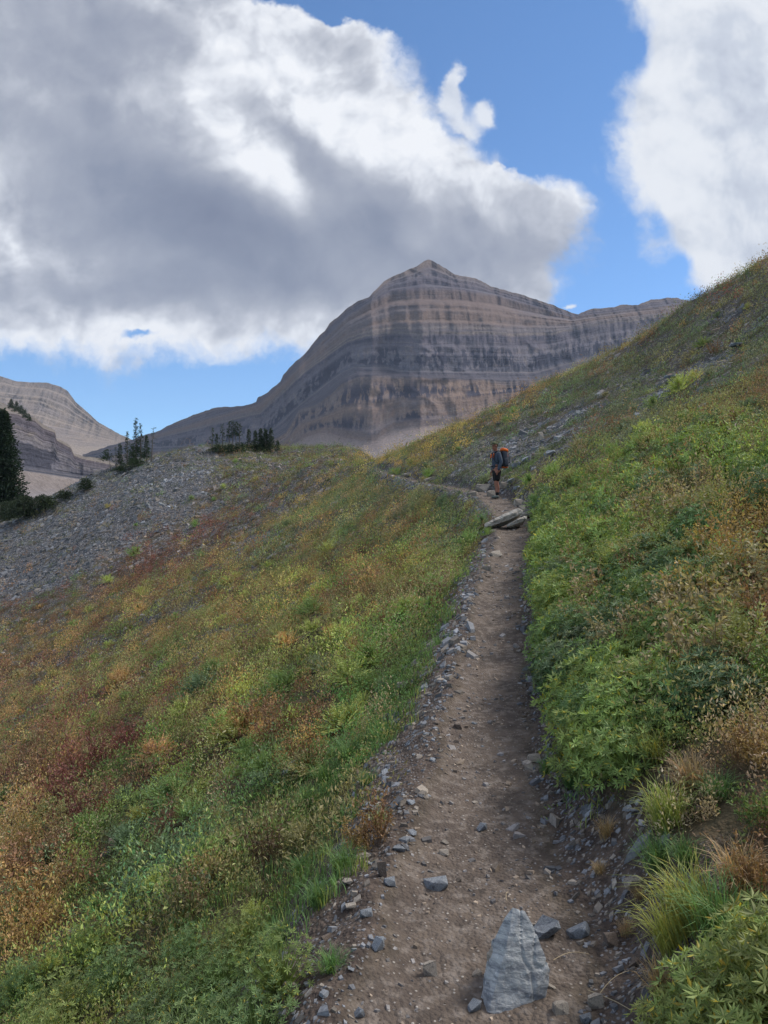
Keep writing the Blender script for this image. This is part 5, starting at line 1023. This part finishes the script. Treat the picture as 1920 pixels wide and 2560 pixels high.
for (u, v, h, w_, lab) in [(60, 1292, 50, 100, 'broad dark juniper thicket right of the large spruce'), (110, 1272, 34, 80, 'dark juniper thicket sloping down beside the large spruce'), (20, 1300, 44, 80, 'dark juniper thicket under the large spruce'), (215, 1222, 26, 36, 'small dark bush on the scree hill skyline, left of the thin conifers'), (52, 1250, 44, 16, 'small thin fir behind the juniper thicket'), (160, 1245, 18, 44, 'low grey-brown bush on the scree hill skyline')]:
    tree('juniper', u, v, h, w_, lab, None, dens=3. if w_ > 20 else 1.2, z0=.0, miss=0, shape=.4 if w_ > 20 else 1, top=.3, limbs=5, cat='shrub', Y=106, col=(.030, .045, .028))
# trees on the cliff top far left
for i, (u, v, h) in enumerate([(8, 1012, 20), (22, 1020, 22), (34, 1026, 18), (44, 1036, 16), (54, 1044, 14), (292, 1172, 12)]):
    Yq = 560 + i * 6; x = (u - 960) / F * Yq; z = CAMZ + (1280 - v - 4) / F * Yq; H = (h + 4) / F * Yq
    r_ = empty('spruce', (x, Yq + 12, z)); tag(r_, 'tiny dark spruce on the rim of the far left cliff', 'tree', 'spruces on the far left cliff rim')
    link('trunk', trunk_mesh(H, .16, 0, i, 3), r_); link('crown', crown_mesh(H, H * .42, .05, i, .8, 0, .1, .8, .7, miss=0), r_)

m, t, out = new_mat('dry_straw'); principled(t, out, (.42, .34, .22), .8); M_STRAW = m
# ------------------------------------------------------------------ the hiker
def cloth(name, c, rough=.85, c2=None):
    m, t, out = new_mat(name); tcn = t.n.new('ShaderNodeTexCoord'); n = t.noise(tcn.outputs['Object'], 9, 4, .6); w2 = t.noise(tcn.outputs['Object'], 220, 2, .5)
    principled(t, out, t.mix(n, tuple(x * .75 for x in c), tuple(x * 1.2 for x in (c2 or c))), rough, t.math('ADD', n, t.math('MULTIPLY', w2, .2)), .5, .02, spec=.2); return m
M_SKIN = cloth('skin', (.30, .135, .095), .55); M_FLEECE = cloth('blue_grey_fleece', (.055, .072, .105)); M_SHORT = cloth('black_cloth', (.012, .012, .014)); M_SOCK = cloth('sock', (.015, .015, .017)); M_SHOE = cloth('shoe', (.14, .16, .15)); M_OR = cloth('orange_nylon', (.70, .135, .015), .6); M_PACK = cloth('grey_nylon', (.060, .066, .085), .6); M_CAP = cloth('cap_cloth', (.075, .085, .045)); M_HAIR = cloth('hair', (.02, .014, .010)); M_SOLE = cloth('sole', (.03, .03, .03)); M_EYE = cloth('eye', (.02, .015, .012), .3)
def skin_obj(name, V, E, rad, mat, parent, root=0, sub=2):
    me = bpy.data.meshes.new(name); me.from_pydata(V, E, []); me.materials.append(mat); o = link(name, me, parent)
    md = o.modifiers.new('skin', 'SKIN'); md.use_smooth_shade = True; sv = me.skin_vertices[0].data if me.skin_vertices else None
    if sv is None:
        bm = bmesh.new(); bm.from_mesh(me); bm.verts.layers.skin.verify(); bm.to_mesh(me); bm.free(); sv = me.skin_vertices[0].data
    for i, r_ in enumerate(rad): sv[i].radius = (r_, r_) if not isinstance(r_, tuple) else r_; sv[i].use_root = (i == root)
    s = o.modifiers.new('sub', 'SUBSURF'); s.levels = sub; s.render_levels = sub; return o
hk = ground_at(1240, 1247, 8); HS = 1.80
person = empty('person', (hk.x + .02, hk.y, hk.z + .005), R(16))
tag(person, 'hiker in cap, blue-grey fleece and black shorts standing on the trail, facing left', 'person')
V = [(0, 0, .96), (0, 0, 1.12), (.0, 0, 1.32), (-.02, 0, 1.47), (-.045, -.01, 1.54), (-.075, -.015, 1.61), (-.07, -.015, 1.69), (-.06, -.015, 1.75)]; Rr = [.13, .125, .14, .07, .055, .068, .092, .075]; E = [(i, i + 1) for i in range(7)]
def add(v, r_, p): V.append(v); Rr.append(r_); E.append((p, len(V) - 1)); return len(V) - 1
add((-.175, -.04, 1.645), .014, 5); add((-.13, -.035, 1.575), .028, 5)      # nose, chin
add((-.055, -.115, 1.655), .014, 6); add((-.06, .085, 1.655), .014, 6)        # ears
for s in (-1, 1):
    fx_ = .03 if s > 0 else -.02
    h = add((0, .085 * s, .90), .105, 0); k1 = add((-.015 + fx_, .09 * s, .70), .085, h); kn = add((-.02 + fx_, .09 * s, .50), .060, k1); cf = add((.02 + fx_, .09 * s, .36), .060, kn); an = add((.02 + fx_, .09 * s, .11), .038, cf); he = add((.03 + fx_, .09 * s, .05), .036, an); add((-.12 + fx_, .10 * s, .035), .032, he)
    sh_ = add((-.0, .155 * s, 1.41), .065, 2); el_ = add((.055, .225 * s, 1.14), .045, sh_); wr = add((-.055, .235 * s, .90), .028, el_); pl_ = add((-.085, .232 * s, .84), .024, wr)
    for j, (dx_, ln_) in enumerate([(-.016, .060), (-.006, .070), (.005, .066), (.015, .052)]):
        a1 = add((-.095 + dx_, .232 * s, .800), .0095, pl_); a2 = add((-.098 + dx_ * 1.1, .226 * s, .800 - ln_ * .55), .0088, a1); add((-.088 + dx_ * 1.1, .216 * s, .800 - ln_), .0078, a2)
    t1 = add((-.115, .215 * s, .835), .011, pl_); add((-.130, .205 * s, .795), .009, t1)
skin_obj('body', V, E, Rr, M_SKIN, person, 0)
# fleece with hem, sleeves to the wrist
V = [(0, 0, .90), (0, 0, 1.04), (.0, 0, 1.18), (-.0, 0, 1.34), (-.02, 0, 1.46), (-.04, 0, 1.53)]; Rr = [.155, .15, .15, .165, .105, .075]; E = [(i, i + 1) for i in range(5)]
for s in (-1, 1):
    a = add((0, .165 * s, 1.40), .082, 3); b = add((.055, .232 * s, 1.15), .064, a); c = add((-.01, .24 * s, 1.01), .056, b); add((-.052, .238 * s, .872), .044, c)
skin_obj('fleece', V, E, Rr, M_FLEECE, person, 2)
V = [(0, 0, .96), (0, 0, .88)]; Rr = [.150, .145]; E = [(0, 1)]
for s in (-1, 1):
    fx_ = .03 if s > 0 else -.02
    a = add((0, .08 * s, .80), .118, 1); b = add((-.01 + fx_, .09 * s, .66), .108, a); add((-.015 + fx_, .092 * s, .52), .100, b)
skin_obj('shorts', V, E, Rr, M_SHORT, person, 0)
for s in (-1, 1):
    fx_ = .03 if s > 0 else -.02
    skin_obj('sock', [(.02 + fx_, .09 * s, .24), (.02 + fx_, .09 * s, .15), (.02 + fx_, .09 * s, .09)], [(0, 1), (1, 2)], [.050, .046, .048], M_SOCK, person)
    shoe = skin_obj('shoe', [(.045 + fx_, .09 * s, .055), (-.02 + fx_, .092 * s, .062), (-.10 + fx_, .098 * s, .048), (-.165 + fx_, .10 * s, .038)], [(0, 1), (1, 2), (2, 3)], [.050, .052, .046, .034], M_SHOE, person, 1)
def rbox(name, size, loc, mat, parent, bev=.03, rot=(0, 0, 0), taper=1., seg=3, cx=0):
    bm = bmesh.new(); bmesh.ops.create_cube(bm, size=1)
    for v in bm.verts:
        tp = taper if v.co.z > 0 else 1.; v.co.x *= size[0] * tp; v.co.y *= size[1] * tp; v.co.z *= size[2]
        if v.co.z > 0: v.co.x += cx
    bmesh.ops.bevel(bm, geom=list(bm.edges), offset=bev, segments=seg, affect='EDGES', profile=.6); bmesh.ops.subdivide_edges(bm, edges=bm.edges, cuts=1, use_grid_fill=True)
    co = np.array([v.co for v in bm.verts]); n_ = perlin(co[:, 0] * 14, co[:, 1] * 14, co[:, 2] * 14 + size[2] * 9) * min(size) * .05
    bm.normal_update()
    for v, d_ in zip(bm.verts, n_): v.co += v.normal * float(d_)
    me = bpy.data.meshes.new(name); bm.to_mesh(me); bm.free(); me.materials.append(mat)
    for p in me.polygons: p.use_smooth = True
    o = link(name, me, parent); o.location = loc; o.rotation_euler = rot; return o
# soles, hair, cap, eyes
for s in (-1, 1): rbox('sole', (.26, .085, .024), (-.062 + (.03 if s > 0 else -.02), .096 * s, .012), M_SOLE, person, .010)
def cap_mesh(hair=False):
    bm = bmesh.new(); bmesh.ops.create_uvsphere(bm, u_segments=24, v_segments=14, radius=1)
    cut = -.30 if hair else .02; bmesh.ops.delete(bm, geom=[v for v in bm.verts if v.co.z < cut or (hair and v.co.x < -.15 and v.co.z < .4)], context='VERTS')
    for v in bm.verts: v.co = Vector((v.co.x * .108, v.co.y * .090, v.co.z * .085))
    if not hair:
        rows = []
        for i in range(4):
            f = i / 3; row = []
            for j in range(9):
                a = R(180 + (j - 4) * 15); row.append(bm.verts.new((math.cos(a) * (.104 + .075 * f * math.cos((j - 4) / 4 * 1.2)), math.sin(a) * (.088 + .01 * f), .008 - .018 * f)))
            rows.append(row)
        for i in range(3):
            for j in range(8): bm.faces.new((rows[i][j], rows[i][j + 1], rows[i + 1][j + 1], rows[i + 1][j]))
        bmesh.ops.solidify(bm, geom=list(bm.faces), thickness=.006)
    me = bpy.data.meshes.new('cap'); bm.to_mesh(me); bm.free(); me.materials.append(M_HAIR if hair else M_CAP)
    for p in me.polygons: p.use_smooth = True
    return me
hr = link('hair', cap_mesh(True), person); hr.location = (-.058, -.015, 1.69); hr.rotation_euler = (0, 0, R(18)); hr.scale = (.98, 1.02, 1)
cp_ = link('cap', cap_mesh(), person); cp_.location = (-.068, -.015, 1.705); cp_.rotation_euler = (0, R(6), R(18)); cp_.scale = (1.04, 1.08, 1.1)
for s in (-1, 1):
    bm = bmesh.new(); bmesh.ops.create_uvsphere(bm, u_segments=10, v_segments=8, radius=.011); me = bpy.data.meshes.new('eye'); bm.to_mesh(me); bm.free(); me.materials.append(M_EYE); o = link('eye', me, person); o.location = (-.150 + .004 * s, -.032 + .030 * s, 1.672)
# backpack: a thing of its own, on his back
bp = empty('backpack', (hk.x + .02, hk.y, hk.z + .005), R(16)); tag(bp, 'grey hiking backpack with bright orange lid on the hiker\'s back', 'backpack')
rbox('bag', (.185, .26, .52), (.27, 0, 1.26), M_PACK, bp, .06, (0, R(-4), 0), .92)
rbox('lid', (.22, .25, .10), (.262, 0, 1.555), M_OR, bp, .045, (0, R(14), 0), .9)
rbox('front_pocket', (.045, .13, .20), (.350, 0, 1.42), M_OR, bp, .03, (0, R(-6), 0), .9)
rbox('bottom_panel', (.18, .22, .045), (.265, 0, .995), M_OR, bp, .03)
for s in (-1, 1): rbox('side_pocket', (.13, .04, .22), (.27, .148 * s, 1.16), M_PACK, bp, .018, (0, R(-4), 0), .85)
for s in (-1, 1):
    Vs = [(.17, .10 * s, 1.43), (.08, .105 * s, 1.51), (-.04, .11 * s, 1.505), (-.14, .115 * s, 1.42), (-.165, .12 * s, 1.30), (-.13, .14 * s, 1.18), (.0, .175 * s, 1.10), (.16, .13 * s, 1.05)]
    skin_obj('shoulder_strap', Vs, [(i, i + 1) for i in range(7)], [(.012, .016)] * 5 + [(.007, .007)] * 3, M_SHORT, bp, 0, 1)
for s in (-1, 1): rbox('strap_pad', (.03, .05, .13), (-.150, .10 * s, 1.36), M_OR, bp, .012, (0, R(8), 0))
skin_obj('hip_belt', [(.17, -.10, 1.04), (.04, -.17, 1.03), (-.10, -.13, 1.02), (-.165, 0, 1.02), (-.10, .13, 1.02), (.04, .17, 1.03), (.17, .10, 1.04)], [(i, i + 1) for i in range(6)], [.016] * 7, M_SHORT, bp, 0, 1)
skin_obj('hanging_strap', [(.39, -.06, 1.42), (.41, -.07, 1.30), (.405, -.07, 1.12)], [(0, 1), (1, 2)], [.008] * 3, M_SHORT, bp, 0, 1)

for i, (u, v, L, rz, lab) in enumerate([(1040, 2035, .10, -50, 'pale curved straw on the left trail shoulder'), (1560, 2555, .30, -60, 'long pale straw lying at the bottom right of the trail'), (1430, 2400, .14, 10, 'short pale straw beside the flat stones right of the large rock'), (1560, 2460, .22, 30, 'forked pale straw lying before the lower right lupines'), (1270, 2245, .07, 70, 'thin straw leaning behind the top of the large rock')]):
    g = ground_at(u, v, 1.3); bm = bmesh.new(); prev = None
    for j in range(7):
        f = j / 6; c = Vector((f * L - L / 2, math.sin(f * 2.6) * L * .12, .006 + .010 * math.sin(f * 3.1))); rr = .0014 * (1.1 - .6 * f)
        ring = [bm.verts.new(c + Vector((0, math.cos(k * 1.571) * rr, math.sin(k * 1.571) * rr))) for k in range(4)]
        if prev:
            for k in range(4): bm.faces.new((prev[k], prev[(k + 1) % 4], ring[(k + 1) % 4], ring[k]))
        prev = ring
    me = bpy.data.meshes.new('straw'); bm.to_mesh(me); bm.free(); me.materials.append(M_STRAW); o = link('straw', me); o.location = g; o.rotation_euler = (0, 0, R(rz)); tag(o, lab, 'straw')
